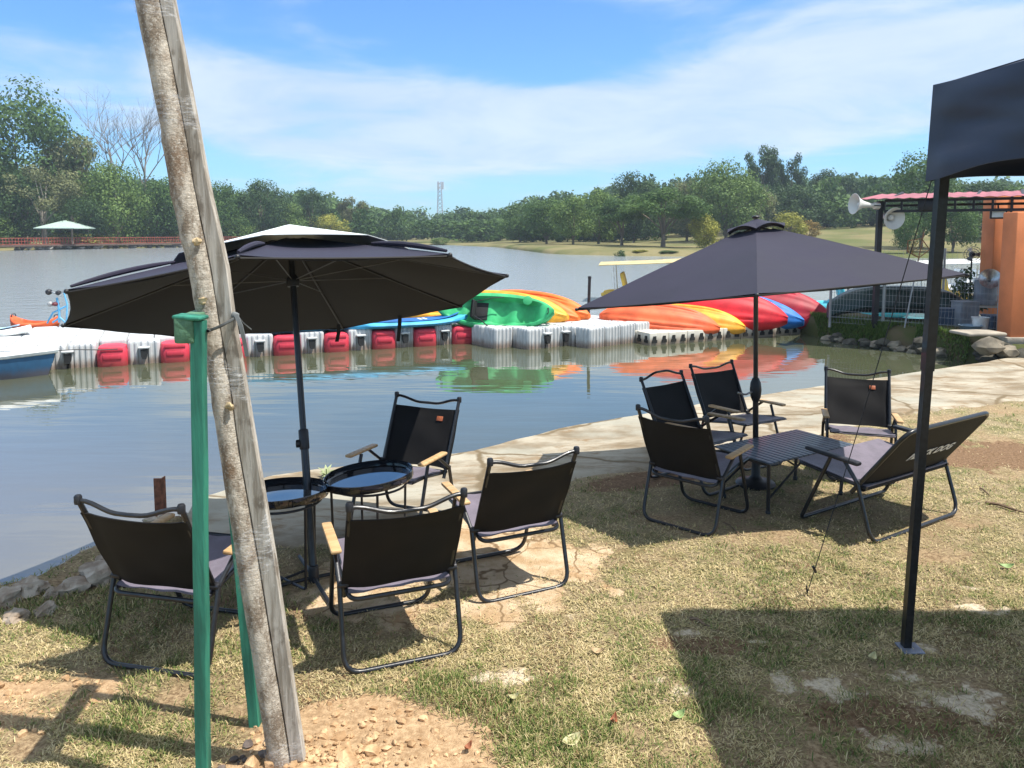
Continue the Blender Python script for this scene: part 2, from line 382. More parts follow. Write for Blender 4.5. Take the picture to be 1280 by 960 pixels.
def make_grass(n):
    # sample roughly evenly over the picture: uniform in 1/y
    inv = RNG.uniform(1 / 9.5, 1 / 1.75, n); y = 1 / inv; x = RNG.uniform(-.78, .78, n) * y
    g = masks(x, y)[0]; s = yshore(x) - y
    lawn = (y < yslab(x) - .02) | (x < -2.1)
    keep = (RNG.random(n) < g ** 1.5) & lawn & (s > .18); x, y = x[keep], y[keep]; n = len(x)
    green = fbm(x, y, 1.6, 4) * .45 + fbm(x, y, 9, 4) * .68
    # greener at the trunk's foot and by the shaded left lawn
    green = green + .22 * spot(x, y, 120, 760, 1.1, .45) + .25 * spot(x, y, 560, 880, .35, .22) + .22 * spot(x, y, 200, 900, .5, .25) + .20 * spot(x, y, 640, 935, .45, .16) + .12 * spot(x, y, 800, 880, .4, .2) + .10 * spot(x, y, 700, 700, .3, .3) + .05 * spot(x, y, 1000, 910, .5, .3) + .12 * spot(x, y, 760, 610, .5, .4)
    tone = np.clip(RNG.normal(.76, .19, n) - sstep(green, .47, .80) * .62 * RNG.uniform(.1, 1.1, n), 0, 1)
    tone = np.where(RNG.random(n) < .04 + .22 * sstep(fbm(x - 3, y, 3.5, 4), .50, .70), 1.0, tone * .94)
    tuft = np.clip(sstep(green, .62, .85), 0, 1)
    L = RNG.uniform(.010, .027, n) * (1 + .8 * tuft * RNG.random(n)); wd = RNG.uniform(.0009, .0019, n) * (1 + .22 * np.maximum(y - 2.5, 0))
    a = RNG.uniform(0, 2 * np.pi, n); lean = np.clip(RNG.normal(1.22, .24, n) - .40 * tuft, .25, 1.53)
    z = ground_z(x, y) + .002 + RNG.uniform(0, .006, n)
    dxy = np.sin(lean); up = np.cos(lean); cx, sx = np.cos(a), np.sin(a)
    p0 = np.stack([x - sx * wd, y + cx * wd, z], 1); p1 = np.stack([x + sx * wd, y - cx * wd, z], 1)
    mx_, my_ = x + cx * dxy * L * .55, y + sx * dxy * L * .55; mz = z + up * L * .7
    p2 = np.stack([mx_ + sx * wd * .8, my_ - cx * wd * .8, mz], 1); p3 = np.stack([mx_ - sx * wd * .8, my_ + cx * wd * .8, mz], 1)
    p4 = np.stack([x + cx * dxy * L, y + sx * dxy * L, z + up * L * .9], 1)
    V = np.stack([p0, p1, p2, p3, p4], 1).reshape(-1, 3); k = np.arange(n) * 5
    tri = np.stack([k, k + 1, k + 2, k, k + 2, k + 3, k + 3, k + 2, k + 4], 1).reshape(-1)
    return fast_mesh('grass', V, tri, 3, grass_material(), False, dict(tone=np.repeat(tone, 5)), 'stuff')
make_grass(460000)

# --- crumbled soil clods round the tree (uncountable)
def clods():
    mb = MB(); rr = random.Random(3)
    for i in range(1100):
        if rr.random() < .92:
            a = rr.uniform(0, 6.28); d = abs(rr.gauss(0, .5)); x = MOUND.x + math.cos(a) * d * .58; y = MOUND.y - .12 + math.sin(a) * d * .5
        else: x = rr.uniform(-1.95, -1.5); y = rr.uniform(2.45, 2.85)
        s = min(.032, rr.lognormvariate(math.log(.0062), .55))
        mb.blob((x, y, gz(x, y) + s * .3), (s * rr.uniform(.8, 1.4), s * rr.uniform(.8, 1.3), s * .8), i, .45, 1, 1.9)
    m = mat('clod_soil', (.62, .42, .24), .95, 0, .2, 18, .5, 90, spec=.1, col2=(.34, .21, .11))
    o = mb.build('soil_clods', m, smooth=True, angle=30, kind='stuff'); return o
clods()
def stones_at_trunk():
    mb = MB(); rr = random.Random(5)
    for i in range(16):
        x = at_z(310, 955).x + rr.gauss(0, .06); y = at_z(310, 955).y + rr.gauss(0, .035); s = rr.uniform(.008, .020)
        mb.blob((x, y, gz(x, y) + s * .4), (s, s * .9, s * .7), i + 40, .35, 2)
    mb.build('pebbles', mat('dark_pebble', (.13, .10, .085), .8, 0, .4, 20, .3), kind='stuff')
stones_at_trunk()

# --- concrete shoreline slab
def slab():
    m = bpy.data.materials.new('weathered_slab'); m.use_nodes = True; N = NT(m.node_tree); b = N.n['Principled BSDF']
    t = N.node('ShaderNodeTexCoord'); v = t.outputs['Object']; vs = N.scaled(v, (.8, 1.6, 1))
    base = N.mix(N.smooth(N.noise(vs, 1.6, 7, .65), .36, .62), (.19, .145, .09), (.40, .355, .275))
    base = N.mix(N.smooth(N.noise(vs, 4, 7, .72, .8), .50, .66), base, (.235, .165, .095))
    base = N.mix(N.smooth(N.noise(v, .75, 5), .50, .62, 0, .7), base, (.36, .35, .29))
    base = N.mix(N.smooth(N.noise(v, 32, 5, .75), .58, .74, 0, .6), base, (.20, .15, .09))
    vo = N.node('ShaderNodeTexVoronoi', dict(feature='DISTANCE_TO_EDGE'), Scale=.6)
    ns = N.node('ShaderNodeTexNoise', Scale=2.5, Detail=4); N.l.new(v, ns.inputs['Vector'])
    wv = N.node('ShaderNodeMix', dict(data_type='VECTOR')); wv.inputs[0].default_value = .22; N.l.new(v, wv.inputs[4]); N.l.new(ns.outputs['Color'], wv.inputs[5]); N.l.new(wv.outputs[1], vo.inputs['Vector'])
    base = N.mix(N.smooth(vo.outputs['Distance'], .003, .016), (.16, .12, .07), base)
    N.l.new(base, b.inputs['Base Color']); b.inputs['Roughness'].default_value = .9; b.inputs['Specular IOR Level'].default_value = .2
    bn = N.node('ShaderNodeBump', Strength=.5, Distance=.02, Height=N.noise(v, 14, 7, .7)); N.l.new(bn.outputs[0], b.inputs['Normal'])
    X = np.concatenate([np.arange(-2.12, 5, .04), np.arange(5, 14, .25)]); K = 26
    V = []
    for x in X:
        e = float(yshore(x)) + .10 * (float(fbm(x, 3.3, 1.4, 4)) - .5) + .03 * (float(fbm(x, 9., 9, 2)) - .5); i0 = float(yslab(x)) + .12 * (float(fbm(x, 1.7, 2.1, 4)) - .5)
        if x < -1.95: i0 = lerp(e - .25, i0, max(0, (x + 2.12) / .17))
        for k in range(K):
            t_ = k / (K - 1); y = lerp(i0, e, t_)
            z = lerp(-.022 * max(0, i0 - 3.4) - .004, -.135, sstep(t_, -.2, 1.0)) - .05 * (1 - sstep(t_, .0, .10)) + .022 * (float(fbm(x, y, 1.2, 4)) - .5)
            V.append((x, y, z))
        V.append((x, e + .015, -.17)); V.append((x, e + .05, -.8))
    C = K + 2; n = len(X); ii = np.arange(n * C).reshape(n, C)
    q = np.stack([ii[:-1, :-1], ii[1:, :-1], ii[1:, 1:], ii[:-1, 1:]], -1).reshape(-1)
    o = fast_mesh('path', V, q, 4, m, True, None, 'structure'); o.data.set_sharp_from_angle(angle=R(35))
slab()

# --- lake
def water():
    m = bpy.data.materials.new('lake_water'); m.use_nodes = True; N = NT(m.node_tree); b = N.n['Principled BSDF']
    t = N.node('ShaderNodeTexCoord'); v = t.outputs['Object']; sp = N.node('ShaderNodeSeparateXYZ'); N.l.new(v, sp.inputs[0])
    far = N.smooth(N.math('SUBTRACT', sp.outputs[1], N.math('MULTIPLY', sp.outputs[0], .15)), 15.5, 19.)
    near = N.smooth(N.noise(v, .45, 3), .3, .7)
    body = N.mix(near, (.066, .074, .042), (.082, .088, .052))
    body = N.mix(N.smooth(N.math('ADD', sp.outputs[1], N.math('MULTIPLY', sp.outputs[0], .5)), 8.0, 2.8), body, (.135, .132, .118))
    body = N.mix(far, body, (.27, .30, .31))  # open lake paler: sky reflection on the ripples put into the body colour
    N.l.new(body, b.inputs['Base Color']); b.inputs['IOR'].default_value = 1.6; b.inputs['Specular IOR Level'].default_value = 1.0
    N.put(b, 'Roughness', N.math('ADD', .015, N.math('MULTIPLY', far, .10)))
    calm = N.noise(N.scaled(v, (.35, 1.5, 1)), 1.6, 3, .5); rip = N.noise(N.scaled(v, (.5, 1.3, 1)), 7., 4, .6); swell = N.noise(N.scaled(v, (.5, 1, 1)), 2.2, 3, .5)
    h1 = N.math('MULTIPLY', calm, .006); h2 = N.math('MULTIPLY', N.math('ADD', N.math('MULTIPLY', rip, .038), N.math('MULTIPLY', swell, .05)), far)
    bn = N.node('ShaderNodeBump', Strength=1., Distance=1., Height=N.math('ADD', h1, h2)); N.l.new(bn.outputs[0], b.inputs['Normal'])
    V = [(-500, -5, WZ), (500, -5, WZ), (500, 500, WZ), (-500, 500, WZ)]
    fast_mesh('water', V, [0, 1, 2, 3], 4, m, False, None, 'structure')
water()

# ================================================================== FAR SHORES
TS = [(-400, 30), (-120, 55), (-65, 74), (-55, 83), (-45, 100), (-30, 118), (-10, 120), (-2, 101), (3.6, 69), (8, 65), (12, 63), (20, 60.5), (35, 58), (60, 55), (400, 40)]
tsx, tsy = zip(*TS)
def tshore(x): return np.interp(x, tsx, tsy)
def terr_z(x, y):
    x = np.asarray(x, float); y = np.asarray(y, float); d = y - tshore(x)
    z = WZ - .8 + (.88 + .15 * sstep(x, -5, 5)) * sstep(d, -1.2, 2.2) + .012 * np.clip(d, 0, 400)
    z = z + np.clip((x - 14) / 36, 0, 1.6) * 2.0 * sstep(d, 4, 45) * (1 - .25 * sstep(x, 60, 120))
    z = z + .22 * (fbm(x, y, .06, 3) - .5) * sstep(d, 1, 12) + .2 * sstep(x, -6, -2) * (1 - sstep(x, 12, 18)) * sstep(d, 0, 6)
    z = z - .010 * np.clip(d - 14, 0, 300) * (1 - sstep(x, 24, 40))
    return z
def terrain():
    m = bpy.data.materials.new('fairway_ground'); m.use_nodes = True; N = NT(m.node_tree); b = N.n['Principled BSDF']
    t = N.node('ShaderNodeTexCoord'); v = t.outputs['Object']
    g = N.mix(N.smooth(N.noise(v, .12, 5, .6), .38, .62), (.22, .19, .095), (.14, .14, .06))
    g = N.mix(N.smooth(N.noise(v, .05, 4), .5, .62), g, (.11, .125, .045))
    g = N.mix(N.smooth(N.noise(v, .5, 6, .7), .56, .68, 0, .7), g, (.19, .13, .08))
    N.l.new(g, b.inputs['Base Color']); b.inputs['Roughness'].default_value = .95; b.inputs['Specular IOR Level'].default_value = .1
    bn = N.node('ShaderNodeBump', Strength=.6, Distance=.3, Height=N.noise(v, 1.5, 6, .7)); N.l.new(bn.outputs[0], b.inputs['Normal'])
    xs = np.concatenate([np.linspace(-400, -72, 40), np.arange(-70, 70, 1.2), np.linspace(72, 400, 40)])
    tt = np.concatenate([[-6, -3, -1.5, -.7, 0, .7, 1.4, 2.2, 3.2, 4.5], np.arange(6, 90, 2.), np.linspace(95, 420, 26)])
    V = np.array([(x, tshore(x) + d, 0) for x in xs for d in tt]); V[:, 2] = terr_z(V[:, 0], V[:, 1])
    n, C = len(xs), len(tt); ii = np.arange(n * C).reshape(n, C)
    q = np.stack([ii[:-1, :-1], ii[1:, :-1], ii[1:, 1:], ii[:-1, 1:]], -1).reshape(-1)
    fast_mesh('terrain', V, q, 4, m, True, None, 'structure')
terrain()

# --- foliage
def foliage_mat(name, dark, light, transl=.28):
    m = bpy.data.materials.new(name); m.use_nodes = True; N = NT(m.node_tree); b = N.n['Principled BSDF']
    a = N.node('ShaderNodeAttribute', dict(attribute_name='tone')).outputs['Fac']
    c = N.mix(a, dark, light)
    N.l.new(c, b.inputs['Base Color']); b.inputs['Roughness'].default_value = .6; b.inputs['Specular IOR Level'].default_value = .18
    tr = N.node('ShaderNodeBsdfTranslucent'); N.l.new(c, tr.inputs['Color']); mx = N.node('ShaderNodeMixShader', Fac=transl)
    N.l.new(b.outputs[0], mx.inputs[1]); N.l.new(tr.outputs[0], mx.inputs[2]); N.l.new(mx.outputs[0], N.n['Material Output'].inputs[0])
    return m
LEAF = dict(dark=foliage_mat('leaf_dark', (0.024, 0.051, 0.020), (0.081, 0.139, 0.045)), mid=foliage_mat('leaf_mid', (0.034, 0.077, 0.022), (0.128, 0.210, 0.057)),
            light=foliage_mat('leaf_light', (0.059, 0.115, 0.028), (0.203, 0.288, 0.078)), yellow=foliage_mat('leaf_yellow', (0.135, 0.161, 0.031), (0.484, 0.453, 0.089)),
            dusty=foliage_mat('leaf_dusty', (0.081, 0.099, 0.041), (0.260, 0.272, 0.127)), rust=foliage_mat('leaf_rust', (0.135, 0.103, 0.037), (0.415, 0.289, 0.089)))
BARK = mat('tree_bark', (.16, .125, .09), .9, 0, .35, 3, .4, 12, stretch=(1, 1, .3))
BARKP = mat('pale_bark', (.30, .27, .22), .9, 0, .3, 3, .3, 12, stretch=(1, 1, .3))
def leaf_quads(clumps, n, size, rng, squash=.8):
    c = np.asarray(clumps, float); w = c[:, 3] ** 2; k = rng.choice(len(c), n, p=w / w.sum())
    d = rng.normal(size=(n, 3)); d /= np.linalg.norm(d, axis=1)[:, None]
    rad = c[k, 3] * np.clip(rng.normal(.86, .2, n), .15, 1.25)
    p = c[k, :3] + d * rad[:, None] * np.array([1, 1, squash])
    nrm = d * 1.15 + rng.normal(size=(n, 3)) * .5 + np.array([0, 0, .35]); nrm /= np.linalg.norm(nrm, axis=1)[:, None]
    t = np.cross(nrm, rng.normal(size=(n, 3))); t /= np.linalg.norm(t, axis=1)[:, None]; s = np.cross(nrm, t)
    a = size * rng.uniform(.55, 1.35, n)[:, None]; bq = a * rng.uniform(.45, .8, n)[:, None]
    V = np.stack([p - t * a, p + s * bq - t * a * .1, p + t * a, p - s * bq + t * .1 * a], 1).reshape(-1, 3)
    ct = rng.random(len(c)); tone = np.clip(.55 * ct[k] + .55 * rng.random(n) - .05, 0, 1)
    return V, np.repeat(tone, 4)
def crown_data(seed, kind):
    """unit tree: height 1, crown about 1 wide; returns (clumps, branch polylines)"""
    rg = np.random.default_rng(seed); cl = []; br = []
    if kind == 'round': base, zc, rx, rz, nk, cr = .14, .55, .40, .40, 40, .155
    elif kind == 'bushy': base, zc, rx, rz, nk, cr = .02, .46, .40, .46, 46, .155
    elif kind == 'flat': base, zc, rx, rz, nk, cr = .30, .70, .42, .22, 34, .12
    elif kind == 'tall': base, zc, rx, rz, nk, cr = .30, .64, .30, .32, 26, .13
    elif kind == 'airy': base, zc, rx, rz, nk, cr = .35, .70, .36, .25, 20, .105
    for i in range(nk):
        d = rg.normal(size=3); d /= np.linalg.norm(d); q = rg.uniform(.45, 1.0) ** .6
        p = np.array([d[0] * rx * q, d[1] * rx * q, zc + d[2] * rz * q])
        if kind == 'flat': p[2] += .10 * (1 - (p[0] ** 2 + p[1] ** 2) / rx ** 2) - .03
        cl.append((*p, cr * rg.uniform(.6, 1.25)))
    for i in range(9 if kind != 'bushy' else 5):
        c = cl[rg.integers(len(cl))]; z0 = base * rg.uniform(.6, 1.1)
        br.append([(rg.normal() * .01, rg.normal() * .01, z0), (c[0] * .45, c[1] * .45, lerp(z0, c[2], .55)), (c[0] * .95, c[1] * .95, c[2])])
    return cl, br, base
TREE_CACHE = {}
def tree_meshes(kind, seed, leaf, n, size, bark):
    key = (kind, seed, leaf, n)
    if key in TREE_CACHE: return TREE_CACHE[key]
    cl, br, base = crown_data(seed, kind); V, tone = leaf_quads(cl, int(n * 1.7), size * .76, np.random.default_rng(seed + 5))
    o = fast_mesh('crown', V, np.arange(len(V)), 4, LEAF[leaf], False, dict(tone=tone)); me = o.data; bpy.data.objects.remove(o)
    rr = random.Random(seed); mb = MB(); j = lambda s: rr.gauss(0, s)
    mb.tube([(0, 0, -.03), (j(.006), j(.006), base * .5), (j(.012), j(.012), base), (j(.02), j(.02), base + .25), (j(.03), j(.03), base + .42)], [.028, .021, .018, .011, .004], 7)
    for b in br: mb.tube(b, [.011, .007, .003], 5)
    o = mb.build('trunk', bark); me2 = o.data; bpy.data.objects.remove(o)
    TREE_CACHE[key] = (me, me2); return me, me2
def tree(px, topy, wpx, D, kind, seed, leaf, label, name='tree', cat='tree', group='trees on the far shores', n=3600, size=.030, bark=None, rot=None):
    if 'left shore' in group:
        while D - float(tshore((px - 640) / FPX * D)) < wpx / FPX * D * .42 + 2.2: D += .5
    X = (px - 640) / FPX * D; zb = float(terr_z(X, D)); top = at_d(px, topy, D).z; hgt = top - zb; wid = wpx / FPX * D
    me, me2 = tree_meshes(kind, seed, leaf, n, size, bark or BARK)
    t = thing(name, label, cat, (X, D, zb - .05), rot if rot is not None else (seed * 1.7 + px) % 6.28, group)
    w0 = .95; t.scale = (wid / w0, wid / w0, hgt)
    for nm, me_ in (('crown', me), ('trunk', me2)):
        o = bpy.data.objects.new(nm, me_); COL.objects.link(o); o.parent = t
    return t
G1 = 'trees on the left shore'
tree(32, 112, 150, 99, 'round', 1, 'mid', 'tall spreading tree with pale green crown, highest on the left shore', group=G1, n=8500, size=.017)
tree(-35, 135, 120, 95, 'round', 2, 'mid', 'big green tree cut by the left edge of the photo', group=G1, n=6000, size=.020)
tree(92, 160, 95, 102, 'tall', 3, 'dusty', 'sparse greyish green tree beside the tall spreading tree on the left shore', group=G1, n=4200, size=.018, bark=BARKP)
tree(58, 205, 110, 93, 'airy', 14, 'dusty', 'thin dusty brownish tree with pale branches above the green pavilion roof', group=G1, n=3000, size=.016, bark=BARKP)
tree(143, 198, 88, 93, 'bushy', 4, 'light', 'glossy bright green broadleaf tree between pavilion and leaning trunk', group=G1, n=6500, size=.020)
tree(190, 206, 80, 95, 'bushy', 5, 'mid', 'dense green tree half hidden by the leaning grey trunk', group=G1, n=5500, size=.021)
tree(10, 205, 90, 91.5, 'bushy', 6, 'dark', 'dark dense tree low at the left edge, by the red railing', group=G1, n=5500, size=.021)
tree(103, 238, 62, 92, 'bushy', 7, 'dark', 'dark low tree directly behind the green pavilion roof', group=G1, n=4500, size=.022)
tree(222, 240, 60, 97, 'bushy', 8, 'dark', 'dark low tree peeking out behind the leaning trunk at the shore', group=G1, n=4500, size=.022)
tree(-5, 262, 50, 89.5, 'bushy', 9, 'light', 'bright green bush at the left end of the red railing', 'bush', 'bush', 'bushes on the left shore', n=3000, size=.03)
tree(92, 286, 56, 89.2, 'bushy', 10, 'yellow', 'yellow green hedge bush beside the green roofed pavilion', 'bush', 'bush', 'bushes on the left shore', n=2600, size=.035)
tree(128, 290, 30, 89.6, 'bushy', 11, 'yellow', 'small yellow bush right of the yellow hedge by the railing', 'bush', 'bush', 'bushes on the left shore', n=1800, size=.04)
tree(283, 228, 66, 104, 'bushy', 12, 'mid', 'green tree just right of the leaning trunk, above the parasol', group=G1, n=5000, size=.022)
tree(296, 268, 46, 103, 'bushy', 13, 'light', 'light green rounded tree low behind the left parasol top', group=G1, n=3500, size=.025)
tree(328, 224, 68, 111, 'round', 15, 'dark', 'dark rounded tree standing highest above the left parasol', group=G1, n=5000, size=.022)
tree(360, 250, 60, 115, 'bushy', 16, 'light', 'yellowish green tree above the centre of the left parasol', group=G1, n=4500, size=.023)
tree(393, 233, 46, 125, 'round', 17, 'dark', 'dark tree with a rounded top, right of the yellowish tree behind the parasol', group=G1, n=4500, size=.024)
tree(415, 265, 52, 121, 'bushy', 18, 'yellow', 'yellow green tree low behind the right end of the left parasol top', group=G1, n=3500, size=.025)
tree(443, 242, 44, 131, 'airy', 19, 'dusty', 'thin dusty tree with open crown behind the right side of the left parasol', group=G1, n=2600, size=.024, bark=BARKP)
tree(550, 296, 26, 122, 'bushy', 20, 'light', 'small bright green bush alone at the far end of the lake', 'bush', 'bush', 'bushes across the lake', n=1500, size=.04)
G2 = 'trees of the grove across the lake'
tree(650, 250, 52, 112, 'bushy', 21, 'mid', 'leftmost dark green tree of the grove on the lake point', group=G2, n=4200, size=.026)
tree(683, 244, 62, 96, 'round', 22, 'mid', 'green tree second from the left in the grove on the lake point', group=G2, n=4200, size=.025)
tree(716, 240, 62, 88, 'round', 23, 'light', 'yellowish green tree with forked dark trunks on the lake point', group=G2, n=4500, size=.025)
tree(748, 234, 66, 92, 'round', 24, 'light', 'pale green tree right of the fork trunked tree in the grove', group=G2, n=4500, size=.025)
tree(792, 213, 62, 104, 'round', 25, 'dark', 'dark tree rising above the middle of the grove', group=G2, n=4500, size=.025)
tree(777, 247, 78, 80, 'flat', 26, 'mid', 'spreading shade tree left of the widest one in the grove', group=G2, n=5000, size=.022)
tree(828, 236, 118, 76, 'flat', 27, 'mid', 'widest umbrella shaped shade tree in the grove, left of the right parasol', group=G2, n=8000, size=.017)
tree(858, 226, 70, 98, 'round', 28, 'dusty', 'greyish tree behind the widest shade tree', group=G2, n=4200, size=.025)
tree(880, 262, 38, 76, 'bushy', 29, 'yellow', 'round yellow green shrub tree left of the right parasol top', group=G2, n=3500, size=.03)
G3 = 'trees above the fairway'
tree(906, 197, 92, 92, 'round', 30, 'light', 'tall bright green tree left above the right parasol top', group=G3, n=6500, size=.020)
tree(949, 179, 60, 112, 'airy', 31, 'dark', 'tallest dark tree with open crown above the right parasol', group=G3, n=3800, size=.020)
tree(985, 190, 46, 114, 'airy', 32, 'dark', 'narrow dark open tree right of the tallest one', group=G3, n=3000, size=.022)
tree(940, 232, 62, 96, 'bushy', 33, 'dusty', 'dusty grey green tree behind the right parasol cap', group=G3, n=4500, size=.024)
tree(985, 226, 76, 104, 'bushy', 34, 'dark', 'dark mass tree right of the parasol cap', group=G3, n=5000, size=.023)
tree(1038, 208, 72, 118, 'round', 35, 'dark', 'dark rounded hill tree left of the horn loudspeaker', group=G3, n=5000, size=.023)
tree(1020, 238, 70, 110, 'round', 36, 'mid', 'green hill tree in front of the dark rounded hill tree', group=G3, n=4500, size=.024)
tree(1085, 211, 84, 124, 'round', 37, 'dark', 'broad dark hill tree behind the horn loudspeaker', group=G3, n=5000, size=.023)
tree(1063, 240, 60, 116, 'round', 38, 'dark', 'shaded tree at the fairway edge below the broad hill tree', group=G3, n=4500, size=.024)
tree(985, 264, 46, 84, 'bushy', 39, 'yellow', 'yellow leafed shrub just right of the parasol cap', 'bush', 'bush', 'bushes across the lake', n=3000, size=.03)
tree(1008, 274, 36, 86, 'bushy', 40, 'rust', 'rust brown shrub beside the yellow leafed shrub', 'bush', 'bush', 'bushes across the lake', n=2600, size=.03)
tree(1150, 190, 92, 70, 'round', 41, 'mid', 'large green tree rising behind the red roof and tent pole', group=G3, n=6500, size=.020)
tree(1190, 240, 66, 64, 'round', 42, 'mid', 'leafy green tree right of the tent pole under the red roof', group=G3, n=5000, size=.023)
tree(1232, 222, 84, 78, 'bushy', 43, 'dark', 'dark tree behind the orange pillars', group=G3, n=5500, size=.022)
tree(1133, 262, 40, 62, 'round', 44, 'mid', 'small shade tree alone on the fairway beside the black roof post', group=G3, n=3500, size=.026)
tree(1290, 215, 80, 74, 'bushy', 45, 'mid', 'green tree at the right edge of the photo behind the orange wall', group=G3, n=4000, size=.024)
for i, (px, w) in enumerate(((800, 22), (835, 26), (775, 18))):
    tree(px, 311 + i % 2, w, 66 - i, 'bushy', 46 + i, ('yellow', 'mid', 'dark')[i], ('small yellow palm like shrub at the water edge of the grove', 'low green shrub at the water edge below the widest shade tree', 'low dark shrub leftmost at the water edge of the grove')[i], 'bush', 'bush', 'bushes across the lake', n=900, size=.06)

# bare trees on the left shore
def bare_tree(px, topy, D, seed, label, hw):
    X = (px - 640) / FPX * D; zb = float(terr_z(X, D)); hgt = at_d(px, topy, D).z - zb
    t = thing('bare_tree', label, 'tree', (X, D, zb - .05), 0, 'bare trees on the left shore'); rr = random.Random(seed)
    tr = MB(); tw = MB(); tr.tube([(0, 0, 0), (.1, 0, hgt * .25), (-.1, .1, hgt * .5)], [.22, .18, .13], 8)
    def grow(p, d, L, r, dep):
        pts = [p]; q = p
        for k in range(3): d = (d + Vector((rr.gauss(0, .13), rr.gauss(0, .13), .07))).normalized(); q = q + d * L / 3; pts.append(q)
        (tr if dep < 1 else tw).tube(pts, [r, r * .85, r * .7, r * .55], 5)
        if dep < 4:
            for k in range(3 if dep < 3 else 2):
                a = (d + Vector((rr.gauss(0, .45), rr.gauss(0, .45), rr.gauss(.1, .25)))).normalized(); grow(pts[rr.choice((2, 3))], a, L * rr.uniform(.55, .8), r * .55, dep + 1)
    for k in range(6):
        a = k * 1.05 + rr.random(); grow(Vector((0, .05, hgt * rr.uniform(.36, .5))), Vector((math.cos(a) * hw, math.sin(a) * hw, 1)).normalized(), hgt * .26, .10, 0)
    g = mat('bare_twig', (.20, .17, .14), .9, 0, .2, 3); tr.build('trunk', g, t); tw.build('branches', g, t)
bare_tree(148, 128, 112, 3, 'leafless tree with fine upright twigs against the sky, left one', .55)
bare_tree(186, 146, 113, 8, 'leafless tree with bare upright twigs right beside the leaning trunk', .45)

def far_wood():
    rg = np.random.default_rng(77); cl_V = []; cl_T = []
    prof_x = [-120, 0, 230, 270, 330, 400, 460, 500, 560, 600, 650, 700, 745, 800, 900, 1000, 1120, 1200, 1300]
    prof_y = [200, 190, 226, 230, 230, 238, 250, 258, 258, 256, 250, 238, 234, 222, 214, 216, 214, 220, 222]
    for i in range(620):
        px = rg.uniform(-110, 1310); row = rg.random()
        D = (126 + 80 * row) if px < 640 else (104 + 80 * row)
        if 470 < px < 660: D = 128 + 110 * row
        D = max(D, float(tshore((px - 640) / FPX * D)) + 8 + 40 * row)
        ty = np.interp(px, prof_x, prof_y) + (1 - row) * rg.uniform(4, 34) + rg.uniform(-4, 6)
        if px > 930: D = 100 + 70 * row
        X = (px - 640) / FPX * D; zb = float(terr_z(X, D)); top = at_d(px, ty, D).z; wid = rg.uniform(30, 58) / FPX * D
        h = max(top - zb, 4.)
        cl, br, b = crown_data(1000 + i, ('bushy', 'round', 'bushy')[i % 3])
        V, tone = leaf_quads(cl, 640, .050, rg)
        a = rg.uniform(0, 6.28); R2 = np.array([[math.cos(a), -math.sin(a), 0], [math.sin(a), math.cos(a), 0], [0, 0, 1]])
        V = (V @ R2.T) * np.array([wid / .95, wid / .95, h]) + np.array([X, D, zb])
        cl_V.append(V); cl_T.append(np.clip(tone * .7 + rg.uniform(-.2, .25), 0, 1))
    V = np.concatenate(cl_V)
    fast_mesh('far_wood', V, np.arange(len(V)), 4, LEAF['mid'], False, dict(tone=np.concatenate(cl_T)), 'stuff')
far_wood()

def lattice_tower():
    D = 230; b = at_d(550, 262, D); t = at_d(550, 227, D); X = b.x; z0 = float(terr_z(X, D)); h = t.z - z0
    m = MB()
    for sx in (-1, 1):
        for sy in (-1, 1): m.tube([(sx * 1.0, sy * 1.0, 0), (sx * .45, sy * .45, h)], .10, 5)
    for k in range(14):
        a = k / 14; w = 1.0 - .55 * a; w2 = 1.0 - .55 * (k + 1) / 14; z = a * h; z2 = (k + 1) / 14 * h
        for sy in (-1, 1): m.tube([(-w, sy * w, z), (w2, sy * w2, z2)], .05, 4); m.tube([(w, sy * w, z), (-w2, sy * w2, z2)], .05, 4)
    root = thing('lattice_tower', 'thin grey lattice telecom tower above the far wood', 'tower', (X, D, z0))
    m.build('lattice_frame', mat('galvanised_far', (.45, .46, .5), .6), root)
    a = MB()
    for k in range(3): a.box((math.cos(k * 2.1) * .9, math.sin(k * 2.1) * .9, h * .93), (.5, .5, 2.2))
    a.build('antenna', mat('antenna_grey', (.6, .6, .62), .6), root)
lattice_tower()

